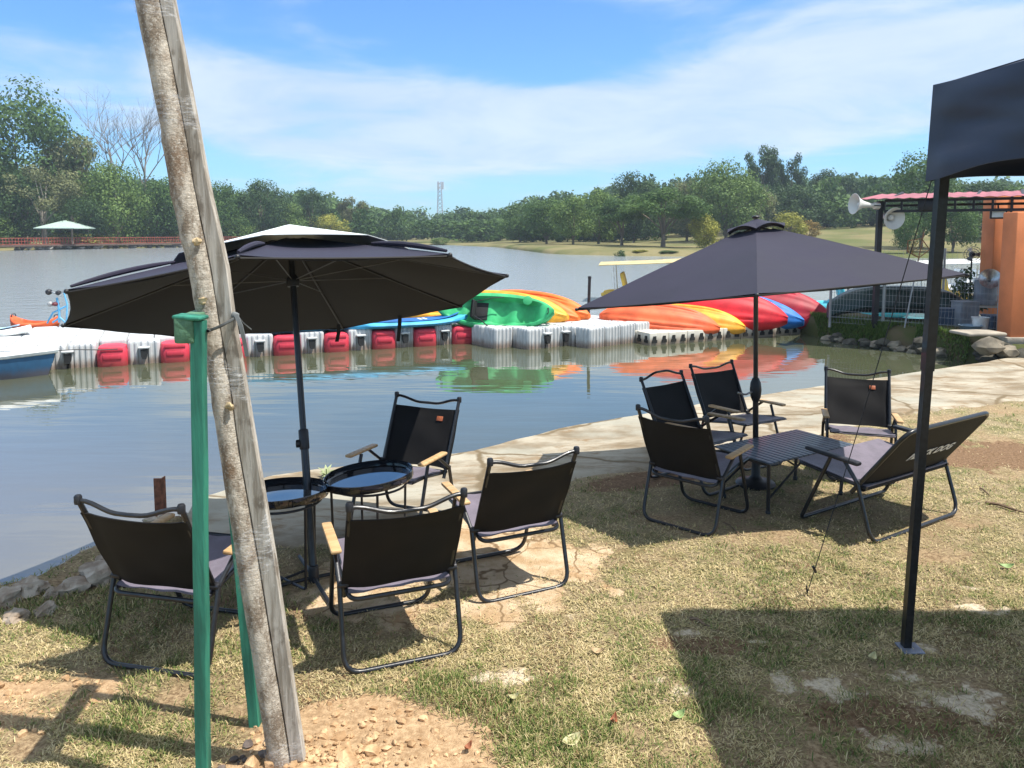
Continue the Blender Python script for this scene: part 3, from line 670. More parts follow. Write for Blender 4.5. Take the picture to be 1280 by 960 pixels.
# pavilion, railing on the left shore
def left_shore():
    D = 90.5; c = at_d(82, 285, D); z0 = .35
    t = thing('pavilion', 'small open pavilion with pale green pyramid roof on the left shore', 'pavilion', (c.x, D, z0))
    ze = c.z - z0; zt = at_d(82, 275, D).z - z0; m = MB(); w = 2.35
    m.add([(-w, -w, ze), (w, -w, ze), (w, w, ze), (-w, w, ze), (0, 0, zt), (-w, -w, ze - .1), (w, -w, ze - .1), (w, w, ze - .1), (-w, w, ze - .1)],
          [(0, 1, 4), (1, 2, 4), (2, 3, 4), (3, 0, 4), (0, 5, 6, 1), (1, 6, 7, 2), (2, 7, 8, 3), (3, 8, 5, 0), (5, 8, 7, 6)])
    m.build('roof', mat('green_roof', (.36, .46, .40), .6), t, False)
    for sx in (-1, 1):
        for sy in (-1, 1): MB().box((sx * 1.7, sy * 1.7, ze / 2), (.14, .14, ze)).build('post', BARK, t)
    r = thing('railing', 'long red wooden railing along the left shore boardwalk', 'railing', (0, 0, 0))
    red = mat('red_railing_paint', (.30, .075, .045), .7, 0, .3, 2); pk = MB(); P = [(-120, 57), (-66, 75.2), (-56, 83.0), (-46.0, 99.5), (-38.5, 109.5)]
    P = [(x + .3, y - .9) for x, y in P]
    def along(d):
        for (a, b) in zip(P[:-1], P[1:]):
            L = math.hypot(b[0] - a[0], b[1] - a[1])
            if d <= L: return lerp(a[0], b[0], d / L), lerp(a[1], b[1], d / L)
            d -= L
        return P[-1]
    tot = sum(math.hypot(b[0] - a[0], b[1] - a[1]) for a, b in zip(P[:-1], P[1:])); d = 30
    for zr, th in ((1.05, .10), (.70, .07), (.36, .10)):
        MB().tube([(*along(q), zr) for q in np.linspace(30, tot - .01, 60)], th / 2, 4).build('rail', red, r)
    while d < tot: x, y = along(d); pk.box((x, y, .7), (.07, .05, .75)); d += .32
    pk.build('pickets', red, r)
    bw = MB(); pts = [along(q) for q in np.linspace(30, tot - .01, 60)]
    bw.loft([[Vector((x, y - .5, .30)), Vector((x, y + 1.2, .30)), Vector((x, y + 1.2, .12)), Vector((x, y - .5, .12))] for x, y in pts])
    tag(bw.build('boardwalk', mat('boardwalk_wood', (.12, .075, .055), .8), None), 'dark wooden boardwalk under the red railing at the left shore', 'boardwalk')
    rr = random.Random(2); st = MB()
    for i in range(150):
        x, y = along(rr.uniform(32, tot)); s = rr.uniform(.18, .42); st.blob((x + rr.gauss(0, .1), y + .9 + rr.gauss(0, .3), -.10 + rr.uniform(-.1, .12)), (s * 1.3, s, s * .7), i, .3, 1)
    st.build('shore_stones', mat('shore_stone', (.22, .20, .17), .9, 0, .5, 2), kind='stuff')
left_shore()

# ================================================================== CHAIRS, TABLES, PARASOLS
GC = 'black folding camp chairs'
def make_chair(label, bow=-1):
    t = thing('camp_chair', label, 'chair', group=GC); w = .235; r = .0105
    rf = MB(); rf.tube(fillet([(-w, -.165, .33), (-w, -.255, .011), (w, -.255, .011), (w, -.165, .33)], .075, 7), r, 10)
    fr = rf.build('rear_leg_frame', BLACK, t)
    ff = MB(); ff.tube(fillet([(-w + .014, .075, .432), (-w + .014, .225, .011), (w - .014, .225, .011), (w - .014, .075, .432)], .075, 7), r, 10)
    ff.build('front_leg_frame', BLACK, t)
    cb = MB(); cb.tube(fillet([(-w + .028, -.12, .318), (-w + .03, -.215, .285), (w - .03, -.215, .285), (w - .028, -.12, .318)], .06, 6), .0095, 9)
    cb.build('crossbar', BLACK, t)
    for s in (-1, 1):
        a = MB(); a.tube([(s * w, -.165, .33), (s * (w - .002), -.02, .432)], r * .9, 9)
        a.build('arm_support', BLACK, t)
        b = MB(); b.box((s * w, .045, .442), (.044, .30, .018), Euler((R(2), 0, 0)), .007); b.build('armrest', WOOD, t)
        j = MB(); j.lathe([(.0, -.02), (.014, -.02), (.016, -.012), (.016, .012), (.014, .02), (0, .02)], 10, Matrix.Translation((s * (w - .014), -.165, .33)) @ Matrix.Rotation(R(90), 4, 'Y'))
        j.build('hinge', BLACKM, t)
        p = MB(); p.tube([(s * (w - .022), -.135, .27), (s * (w - .016), -.345, .70)], .0105, 9); po = p.build('back_post', BLACK, t)
        c = MB(); c.lathe([(0, -.016), (.0135, -.016), (.0145, -.01), (.0145, .012), (.011, .018), (0, .019)], 10, Matrix.Translation((s * (w - .016), -.347, .703))); c.build('end_cap', BLACKM, po)
        q = MB(); q.tube([(s * (w - .032), .235, .355), (s * (w - .032), .10, .345), (s * (w - .032), -.05, .318), (s * (w - .032), -.19, .292)], .0095, 8); q.build('seat_rail', BLACK, t)
    n = 17; tb = MB(); pts = []
    for k in range(n):
        u = -1 + 2 * k / (n - 1); k2 = max(0, 1 - (abs(u) / .93)) ; dz = sstep(k2, 0, .75) * .034
        pts.append((u * (w - .018), -.345 - .012 * k2, .702 + bow * dz - .002))
    tb.tube(pts, .0088, 9); tb.build('top_bar', BLACK, t)
    fb = MB(); fb.tube([(-(w - .032), .235, .355), ((w - .032), .235, .355)], .0095, 8); fb.build('seat_front_bar', BLACK, t)
    # seat sling
    g = []
    for i in range(15):
        v = i / 14; row = []
        for j in range(15):
            u = -1 + 2 * j / 14
            y = lerp(.243, -.19, v); z = lerp(.367, .301, v ** 1.2) - .032 * (1 - u * u) * math.sin(math.pi * min(1, v * .95 + .05)) + .003 * math.sin(u * 9 + v * 5)
            row.append((u * (w - .030), y, z))
        g.append(row)
    for j in range(15): g[0][j] = (g[0][j][0], .250, g[0][j][2] - .010)
    s = MB(); s.sheet(g, .005); s.build('seat', FAB, t, angle=60)
    # back sling wraps the posts
    g = []; rr = random.Random(4)
    for i in range(15):
        v = i / 14; row = []
        for j in range(19):
            u = -1 + 2 * j / 18; z = lerp(.318, .645, v); y0 = lerp(-.135, -.345, (z - .27) / .43)
            sag = -.030 * (1 - u ** 4) * (1 - .35 * v); wr = .004 * math.sin(u * 5 + v * 6 + 1) * (1 - v) + .003 * math.sin(3 * u - 9 * v)
            hw = w - .019 + (.013 if abs(u) > .99 else 0)
            zz = z - .010 * (1 - u * u) * (1 if v > .9 else 0)
            row.append((u * hw, y0 + sag + wr + (-.011 if abs(u) > .93 else .0), zz))
        g.append(row)
    s = MB(); s.sheet(g, .005); bk = s.build('backrest', FABB, t, angle=60)
    h = MB(); h.box((-.105, -.305, .585), (.042, .004, .030), Euler((R(26), 0, 0)), .0018); h.build('leather_patch', LEATH, bk)
    return t
def place(o, x, y, ang, dz=0.):
    o.location = (x, y, gz2(x, y) + dz); o.rotation_euler = (0, 0, ang)
def gz2(x, y):
    z = gz(x, y)
    if x > -2 and y > yslab(x): z = max(z, lerp(-.022 * max(0, float(yslab(x)) - 3.4), -.13, float(sstep((y - yslab(x)) / (yshore(x) - yslab(x)), -.2, 1.))))
    return z
def head(fx, fy): return math.atan2(-fx, fy)      # local +y looks along (fx, fy)
proto = make_chair('black camp chair nearest the leaning trunk on its left, seen from behind')
place(proto, -1.33, 3.08, head(.22, .97))
def add_chair(x, y, fx, fy, label, src=None):
    c = copy_tree(src or proto); c['label'] = label; place(c, x, y, head(fx, fy)); return c
add_chair(-.515, 3.13, -.36, .93, 'black camp chair nearest the camera right of the trunk, seen from behind')
add_chair(-.045, 3.72, -.42, .90, 'black camp chair seen from behind on bare flagstones, right of the two round tray tables')
add_chair(-.655, 4.42, -.36, -.93, 'black camp chair facing the camera behind the round tray tables, at the pond edge')
add_chair(1.13, 4.53, .66, .75, 'black camp chair seen from behind left of the slatted table')
def no_patch(c):
    for b_ in c.children:
        for q in b_.children:
            if q.name.startswith('leather_patch'): bpy.data.objects.remove(q); return c
    return c
P2 = make_chair('black camp chair facing right with upward curved top bar, left of the right parasol pole', bow=1)
no_patch(P2); place(P2, 1.30, 5.22, head(.62, -.78))
no_patch(add_chair(1.77, 5.80, .48, -.88, 'black camp chair on the slab behind the right parasol pole, facing the slatted table'))
add_chair(2.50, 5.42, -.33, -.94, 'black camp chair facing the camera between slatted table and bench, tan patch on its back')

def make_bench():
    t = thing('camp_bench', 'wide black folding two seat bench with white lettering on its back', 'bench'); w = .45; r = .0115
    MB().tube(fillet([(-w, -.15, .33), (-w, -.25, .012), (w, -.25, .012), (w, -.15, .33)], .085, 7), r, 10).build('rear_leg_frame', BLACK, t)
    MB().tube(fillet([(-w + .014, .03, .43), (-w + .014, .215, .012), (w - .014, .215, .012), (w - .014, .03, .43)], .03, 5), r, 10).build('front_leg_frame', BLACK, t)
    for s in (-1, 1):
        MB().tube([(s * w, -.15, .33), (s * w, -.07, .432)], r, 9).build('arm_support', BLACK, t)
        MB().box((s * w, .01, .446), (.05, .34, .022), Euler((R(3), 0, 0)), .008).build('armrest', BLACKM, t)
        MB().lathe([(.0, -.02), (.016, -.02), (.016, .02), (0, .02)], 10, Matrix.Translation((s * (w - .014), -.15, .33)) @ Matrix.Rotation(R(90), 4, 'Y')).build('hinge', BLACKM, t)
    MB().tube(fillet([(-w + .03, -.19, .30), (-w + .03, .26, .345), (w - .03, .26, .345), (w - .03, -.19, .30)], .05, 5), .010, 9).build('seat_frame', BLACK, t)
    g = []
    for i in range(13):
        v = i / 12
        g.append([((-1 + 2 * j / 20) * (w - .035), lerp(.265, -.185, v), lerp(.356, .308, v) - .028 * (1 - (-1 + 2 * j / 20) ** 4) * math.sin(math.pi * v)) for j in range(21)])
    MB().sheet(g, .006).build('seat', FAB, t, angle=60)
    # backrest: cloth sleeve over a frame with rounded top corners
    def bp(u, z): return Vector((u * (w - .02), lerp(-.12, -.42, (z - .28) / .40), z))
    def hwid(z):
        k = max(0, (z - .585) / .085); return 1 - (1 - math.sqrt(max(0, 1 - min(1, k) ** 2))) * .17
    g = []
    for i in range(17):
        z = lerp(.30, .668, i / 16); h = hwid(z)
        g.append([bp(h * (-1 + 2 * j / 20), z) + Vector((0, -.018 * (1 - (-1 + 2 * j / 20) ** 4) * (1 - i / 16 * .8), 0)) for j in range(21)])
    bk = MB().sheet(g, .016).build('backrest', FABB, t, angle=60)
    fr = MB().tube(fillet([bp(-1, .26), bp(-1, .672), bp(1, .672), bp(1, .26)], .08, 7), .0125, 9).build('back_frame', BLACK, t)
    MB().tube([bp(-.99, .315) + Vector((0, -.02, -.02)), bp(.99, .315) + Vector((0, -.02, -.02))], .017, 9).build('lower_hem', FABB, bk)
    cu = bpy.data.curves.new('lettering', 'FONT'); cu.body = 'BLACK DOG'; cu.size = .078; cu.align_x = 'CENTER'; cu.align_y = 'CENTER'; cu.shear = .28; cu.extrude = .0006; cu.offset = .0028; cu.space_character = 1.05
    white = mat('white_print', (.75, .75, .76), .5, 0, .04, 4); cu.materials.append(white)
    o = bpy.data.objects.new('lettering', cu); COL.objects.link(o); o.parent = bk
    d = (bp(0, .66) - bp(0, .30)).normalized(); nrm = Vector((1, 0, 0)).cross(d)    # outward to the rear
    if nrm.y > 0: nrm = -nrm
    ex = Vector((1, 0, 0)); o.matrix_local = Matrix.Translation(bp(.10, .475) + nrm * .0225) @ Matrix((ex, d, ex.cross(d))).transposed().to_4x4()
    bpy.context.view_layer.update(); me_ = bpy.data.meshes.new_from_object(o.evaluated_get(bpy.context.evaluated_depsgraph_get())); mw = o.matrix_local.copy(); bpy.data.objects.remove(o)
    o = bpy.data.objects.new('lettering', me_); COL.objects.link(o); o.parent = bk; o.matrix_local = mw
    # small emblem left of the words
    e = MB(); base = bp(-.40, .478) + nrm * .0235
    for (u, v, a, b) in ((0, 0, .022, .016), (.012, .012, .012, .014), (-.014, -.010, .010, .014)):
        c = base + ex * u + d * v; e.add([c + ex * a + d * b, c - ex * a + d * b * .8, c - ex * a * .7 - d * b, c + ex * a * .8 - d * b], [(0, 1, 2, 3)])
    return t
bench = make_bench(); place(bench, 2.22, 4.54, head(-.54, .84))

def slat_table():
    cx, cy = 1.78, 4.92; L, S, h = .82, .45, .345
    t = thing('slatted_table', 'low black folding table with slatted top beside the right parasol pole', 'table', (cx, cy, gz(cx, cy)), math.atan2(.52, .854))
    m = mat('black_slat_paint', (.055, .078, .112), .40, .0, .15, 20, coat=.15)
    tp = MB(); n = 18
    for k in range(n): tp.box((-L / 2 + L * (k + .5) / n, 0, h - .006), (L / n * .86, S, .012), None, .0035)
    tp.build('tabletop', m, t)
    fr = MB()
    for s in (-1, 1): fr.box((0, s * S * .36, h - .024), (L * .94, .018, .020)); fr.box((s * L * .46, 0, h - .0265), (.018, S * .68, .018))
    fr.build('apron', BLACKM, t)
    for sx in (-1, 1):
        for sy in (-1, 1):
            l = MB(); l.tube([(sx * L * .45, sy * S * .42, h - .02), (sx * L * .43, sy * S * .40, .014)], .0115, 8); o = l.build('leg', BLACKM, t)
            f = MB(); f.lathe([(0, 0), (.015, 0), (.016, .02), (.012, .026), (0, .026)], 10, Matrix.Translation((sx * L * .43, sy * S * .40, 0))); f.build('foot_cap', BLACKM, o)
    for s in (-1, 1):
        MB().tube([(-L * .43, s * S * .40, .10), (0, s * S * .37, h - .04)], .007, 6).build('brace', BLACKM, t)
        MB().tube([(L * .43, s * S * .40, .10), (0, s * S * .37, h - .04)], .007, 6).build('brace', BLACKM, t)
slat_table()

def tray_table(px, py, wpx, D, tilt, label):
    c = at_d(px, py, D); rad = wpx / FPX * D / 2; zg = gz2(c.x, c.y); h = c.z - zg
    t = thing('tray_table', label, 'table', (c.x, c.y, zg), (0, 0, px * .01), 'round black tray tables')
    top = MB(); M = Matrix.Translation((0, 0, h)) @ Matrix.Rotation(tilt, 4, 'X') if px > 400 else Matrix.Translation((0, 0, h)) @ Matrix.Rotation(tilt, 4, 'X')
    top.lathe([(0, -.022), (rad * .95, -.022), (rad * .985, -.018), (rad, -.010), (rad, .018), (rad * .992, .021), (rad * .978, .018), (rad * .968, -.008), (rad * .95, -.013), (0, -.013)], 48, M)
    top.build('tray', TRAY, t, angle=30)
    ring = MB(); ring.tube([(rad * .84 * math.cos(a), rad * .84 * math.sin(a), h - .034) for a in np.linspace(0, 6.283, 33)[:-1]], .006, 7, True); ring.build('ring', BLACKM, t)
    for k in range(4):
        a = k * math.pi / 2 + .5; l = MB()
        l.tube(fillet([(rad * .84 * math.cos(a), rad * .84 * math.sin(a), h - .034), (rad * .80 * math.cos(a), rad * .80 * math.sin(a), .012), (-rad * .0 * math.cos(a), 0, .012)], .02, 3), .0065, 7); l.build('leg', BLACKM, t)
tray_table(352, 616, 119, 3.62, R(4), 'round black tray table nearer the leaning trunk, parasol pole behind it')
tray_table(461, 596, 114, 3.78, R(5), 'round black tray table beside the chair that faces the camera')

def parasol(label, tips, apex, base, outer, inner, cap_mat, cap_r, droop, hubz, crank=None, scallop=.06, sleeve_tips=()):
    """tips: world rim points in order; apex: crown point; base: pole foot"""
    base = Vector(base); t = thing('parasol', label, 'parasol', base); apex = Vector(apex) - base; T = [Vector(p) - base for p in tips]; n = len(T)
    C = sum(T, Vector()) / n; ax = (apex - C).normalized(); hub = lerp(C, apex, hubz)
    def rib(k, v):
        p = lerp(apex, T[k % n], v); return p + ax * droop * math.sin(math.pi * v) * (1 - .3 * v)
    v0 = .10
    for nm, off, mt in (('canopy', .0, outer), ('canopy_lining', -.006, inner)):
        m = MB()
        for k in range(n):
            g = []
            for i in range(13):
                v = lerp(v0, 1, i / 12); row = []
                for j in range(11):
                    u = j / 10; p = lerp(rib(k, v), rib(k + 1, v), u); s_ = 4 * u * (1 - u)
                    p = p - ax * (.022 * s_ * v * (1.1 - v) * 2) + (C - p).normalized() * scallop * s_ * v ** 3 - ax * .010 * s_ * v ** 4
                    p = p + ax * (off + .0012 * math.sin(9 * u + 13 * v + k * 2))
                    row.append(p)
                g.append(row)
            m.sheet(g, .0022)
        m.build(nm, mt, t, angle=28)
    # vent cap above the crown
    m = MB()
    for k in range(n):
        g = []
        for i in range(7):
            v = i / 6 * cap_r; row = []
            for j in range(9):
                u = j / 8; p = lerp(rib(k, v), rib(k + 1, v), u); s_ = 4 * u * (1 - u)
                p = p + ax * ((.030 if cap_r < .35 else .050) + .012 * (1 - v / cap_r) + .030 * s_ * (v / cap_r) ** 2 * (1 if cap_r < .35 else .1)); row.append(p)
            g.append(row)
        m.sheet(g, .003)
    m.build('vent_cap', cap_mat, t, angle=28)
    f = MB(); f.lathe([(0, 0), (.022, 0), (.026, .006), (.022, .014), (.010, .018), (0, .019)], 14, Matrix.Translation(apex + ax * .044) @ ax.to_track_quat('Z', 'Y').to_matrix().to_4x4()); f.build('finial', BLACKM, t)
    rim = MB(); rim.tube([p - ax * .012 for p in (lerp(T[k], T[(k + 1) % n], u) + (C - lerp(T[k], T[(k + 1) % n], u)).normalized() * scallop * 4 * u * (1 - u) for k in range(n) for u in (0, .2, .4, .6, .8))], .005, 5, True); rim.build('hem', inner, t)
    pole_top = lerp(hub, apex, .9); pd = pole_top.normalized(); L = pole_top.length
    p = MB(); p.tube([(0, 0, .03), pd * L * .40], .0195, 14); p.build('lower_pole', BLACK, t)
    p = MB(); p.tube([pd * L * .38, pd * L], .0160, 14); p.build('upper_pole', BLACK, t)
    Q = pd.to_track_quat('Z', 'Y').to_matrix().to_4x4()
    col = MB(); col.lathe([(0, -.05), (.023, -.05), (.025, -.045), (.025, .045), (.021, .05), (0, .05)], 14, Matrix.Translation(pd * L * .40) @ Q); col.build('collar', BLACKM, t)
    h = MB(); h.lathe([(0, -.03), (.030, -.03), (.034, -.01), (.034, .01), (.022, .03), (0, .03)], 14, Matrix.Translation(hub) @ Q); h.build('hub', BLACKM, t)
    for k in range(n):
        r_ = MB(); r_.tube([rib(k, v) - ax * .013 for v in np.linspace(.03, 1.0, 12)], .0055, 6); ro = r_.build('rib', BLACKM, t)
        s_ = MB(); s_.tube([hub + (rib(k, .5) - hub).normalized() * .03, rib(k, .52) - ax * .016], .0028, 6); s_.build('strut', mat('grey_strut', (.10, .10, .10), .4, .5), ro)
        e = MB(); e.blob(T[k] + (T[k] - C).normalized() * .006 - ax * .008, (.011, .011, .011), k, .0, 2); e.build('rib_end', BLACKM, ro)
        if k in sleeve_tips:
            q = MB(); q.tube([rib(k, v) + ax * (.010 + .012 * math.sin(math.pi * (v - .55) / .45)) for v in np.linspace(.58, .99, 9)], [.006, .009, .011, .012, .012, .012, .011, .009, .006], 8); q.build('sleeve', outer, ro)
    return t, C, ax, pd, L, T, hub

def left_parasol():
    s = 1.07; px = [(85, 362, 2.94), (297, 319, 2.66), (561, 317, 2.94), (632, 343, 3.70), (575, 381, 4.46), (428, 408, 4.77), (222, 418, 4.46), (80, 405, 3.75)]
    tips = [at_d(x, y, D * s) for x, y, D in px]
    C = sum(tips, Vector()) / 8
    n = Vector((-.116, .25, 1)).normalized(); apex = C + n * .345
    b = C - n * (C.z + .02) / n.z; b.z = gz(b.x, b.y)
    t, C2, ax, pd, L, T, hub = parasol('large dark parasol with silver top vent, tilted away over the round tray tables', tips, apex, b, CANOPY, CANOPY_IN, SILVER, .56, -.004, .30, scallop=.022, sleeve_tips=(0, 1, 2))
    kn = MB(); Q = pd.to_track_quat('Z', 'Y').to_matrix(); c = pd * L * .40 + Q @ Vector((-.0, 0, -.02))
    kn.lathe([(0, 0), (.008, 0), (.008, .02), (.019, .022), (.021, .03), (.019, .040), (0, .042)], 12, Matrix.Translation(c) @ Vector((-1, -.3, 0)).to_track_quat('Z', 'Y').to_matrix().to_4x4()); kn.build('knob', BLACKM, t)
    for (a, q) in (((0), 5), ((1), 4)):
        p = T[q] + (C2 - T[q]) * .10 if a == 0 else lerp(T[4], T[5], .42) + (C2 - T[4]) * .06
        z = MB(); z.sheet([[p + Vector((-.012, 0, 0)), p + Vector((.012, 0, 0))], [p + Vector((-.016, .01, -.06)), p + Vector((.008, .01, -.06))], [p + Vector((-.026, 0, -.115 - .06 * a)), p + Vector((-.002, 0, -.115 - .06 * a))]], .003); z.build('strap', CANOPY_IN, t)
    bs = MB()
    for a in (.5, .5 + math.pi / 2, .5 + math.pi, .5 + 1.5 * math.pi): bs.tube([(0, 0, .02), (.30 * math.cos(a), .30 * math.sin(a), .012)], .009, 8)
    bs.lathe([(0, 0), (.027, 0), (.025, .07), (.021, .08), (0, .08)], 12); bs.build('cross_base', BLACKM, t)
left_parasol()

def right_parasol():
    s = 1.035; C0 = (1.57, 4.9); Rr = 1.2; a0 = 252.2; tips = []
    for k in range(6):
        a = R(a0 - 60 + 60 * k); dx_, dy_ = Rr * math.cos(a), Rr * math.sin(a)
        z = H - (H - (1.3235 + .0919 * dx_ - .0967 * dy_)) * s
        tips.append(Vector(((C0[0] + dx_) * s, (C0[1] + dy_) * s, z)))
    C = sum(tips, Vector()) / 6; apex = at_d(945, 281, C.y + .03)
    b = at_d(946, 545, 5.16); b.z = gz2(b.x, b.y)
    t, C2, ax, pd, L, T, hub = parasol('charcoal parasol with crank, open beside the slatted table, seen from outside', tips, apex, b, CANOPY, CANOPY_IN, CANOPY, .165, .008, .30, scallop=.05)
    z0 = at_d(946, 487, 5.14).z - b.z; k = z0 / pd.z
    c = MB(); Q = pd.to_track_quat('Z', 'Y').to_matrix().to_4x4()
    c.lathe([(0, -.085), (.020, -.082), (.034, -.05), (.039, 0), (.034, .05), (.020, .082), (0, .085)], 16, Matrix.Translation(pd * k) @ Q); cr = c.build('crank_housing', BLACKM, t)
    h = MB(); h.tube(fillet([pd * k + Vector((-.03, -.02, -.01)), pd * k + Vector((-.085, -.05, -.025)), pd * k + Vector((-.135, -.05, -.01))], .02, 3), .007, 7); h.build('crank_handle', CHROME, cr)
    bs = MB(); bs.lathe([(0, 0), (.13, 0), (.135, .015), (.125, .028), (.05, .045), (.03, .07), (.028, .22), (0, .22)], 24); bs.build('base', BLACKM, t)
right_parasol()

# ================================================================== CANOPY TENT
def tent():
    x0, y0 = 1.645, 3.02; S = 3.0; zt, zb = 2.265, 1.90
    t = thing('canopy_tent', 'black pop up canopy tent standing at the right, dark valance and square steel legs', 'tent', (x0 + S / 2, y0 - S / 2, 0))
    h = S / 2; leg_m = mat('black_leg_paint', (.012, .013, .016), .38, .3, .3, 60, .06, 150, coat=.2)
    m = MB(); pk = Vector((0, 0, 2.80)); cs = [(-h, h), (h, h), (h, -h), (-h, -h)]
    for k in range(4):
        a, b = cs[k], cs[(k + 1) % 4]; g = []
        for i in range(15):
            v = i / 14; row = []
            for j in range(25):
                u = j / 24; e = Vector((lerp(a[0], b[0], u), lerp(a[1], b[1], u), zt)); p = lerp(e, pk, v)
                p.z += -.05 * math.sin(math.pi * v) - .045 * 4 * u * (1 - u) * (1 - v) ** 2 + .01 * math.sin(12 * u + 5 * v); row.append(p)
            g.append(row)
        m.sheet(g, .004)
    m.build('roof', TENT, t, angle=35)
    m = MB()
    for k in range(4):
        a, b = cs[k], cs[(k + 1) % 4]; nn_ = Vector((a[1] - b[1], b[0] - a[0], 0)).normalized(); g = []
        cen = Vector(((a[0] + b[0]) / 2, (a[1] + b[1]) / 2, 0)); nn_ = cen.normalized()
        for i in range(13):
            v = i / 12; row = []
            for j in range(61):
                u = j / 60; sag = 4 * u * (1 - u)
                p = Vector((lerp(a[0], b[0], u), lerp(a[1], b[1], u), lerp(zt - .045 * sag, zb + .055 * sag + .006 * math.sin(u * 31), v)))
                wv = .012 * math.sin(u * 22 + v * 7) * v + .010 * math.sin(u * 9 - v * 9 + 1) + .008 * math.sin((u * 40 + v * 26)) * (1 - abs(2 * v - 1))
                row.append(p + nn_ * (.022 + .012 * v + wv * min(1, sag * 6)))
            g.append(row)
        m.sheet(g, .003)
    m.build('valance', TENT, t, angle=50)
    for k, (sx, sy) in enumerate(cs):
        px_, py_ = sx * .985, sy * .985
        gz_ = gz(x0 + h + px_ - .06, y0 - h + py_)
        def sq(c_, w_): return [c_ + Vector((a_ * w_, b_ * w_, 0)) for a_, b_ in ((-1, -1), (1, -1), (1, 1), (-1, 1))]
        ft = Vector((px_ - .06, py_, gz_)); tp_ = Vector((px_, py_, 2.1))
        lo = MB().loft([sq(ft, .0155), sq(lerp(ft, tp_, .6), .0155)]).build('leg', leg_m, t, False)
        MB().loft([sq(lerp(ft, tp_, .55), .0185), sq(tp_, .0185)]).build('leg_sleeve', leg_m, lo, False)
        f = MB(); f.box((px_ - .048, py_ - .01, .012 + gz_), (.085, .085, .008), None, .003); f.build('foot_plate', mat('zinc_plate', (.22, .24, .30), .45, .5, .2, 20), lo)
    bars = MB(); st = mat('white_truss_steel', (.30, .30, .29), .45, .3, .1, 10)
    for k in range(4):
        a, b = cs[k], cs[(k + 1) % 4]
        for (u0, z0_, u1, z1_) in ((0, 2.12, .5, 1.98), (.5, 1.98, 1, 2.12), (0, 1.98, .5, 2.12), (.5, 2.12, 1, 1.98)):
            bars.tube([(lerp(a[0], b[0], lerp(.02, .98, u0)) * .97, lerp(a[1], b[1], lerp(.02, .98, u0)) * .97, z0_), (lerp(a[0], b[0], lerp(.02, .98, u1)) * .97, lerp(a[1], b[1], lerp(.02, .98, u1)) * .97, z1_)], .009, 6)
    bars.build('truss', st, t)
    # guy line from the corner to a peg on the lawn
    a = Vector((x0 - .005, y0, 1.93)); b = gpt(1008, 745); g = thing('guy_rope', 'thin dark guy rope with tensioner, pegged in the lawn left of the tent leg', 'rope', b)
    rp = MB(); pts = []
    for i in range(13): v = i / 12; p = lerp(a, b, v) - b; p.z -= .03 * math.sin(math.pi * v); pts.append(p)
    rp.tube(pts, .0022, 5); rp.build('cord', mat('dark_cord', (.03, .03, .032), .8, 0, .3, 60), g)
    q = lerp(a, b, .925) - b; MB().box(q, (.012, .010, .045), Euler((.3, -.5, 0)), .003).build('tensioner', BLACKM, g)
    MB().tube([(.0, 0, .05), (.012, .01, -.06)], .004, 6).build('peg', BLACKM, g)
tent()

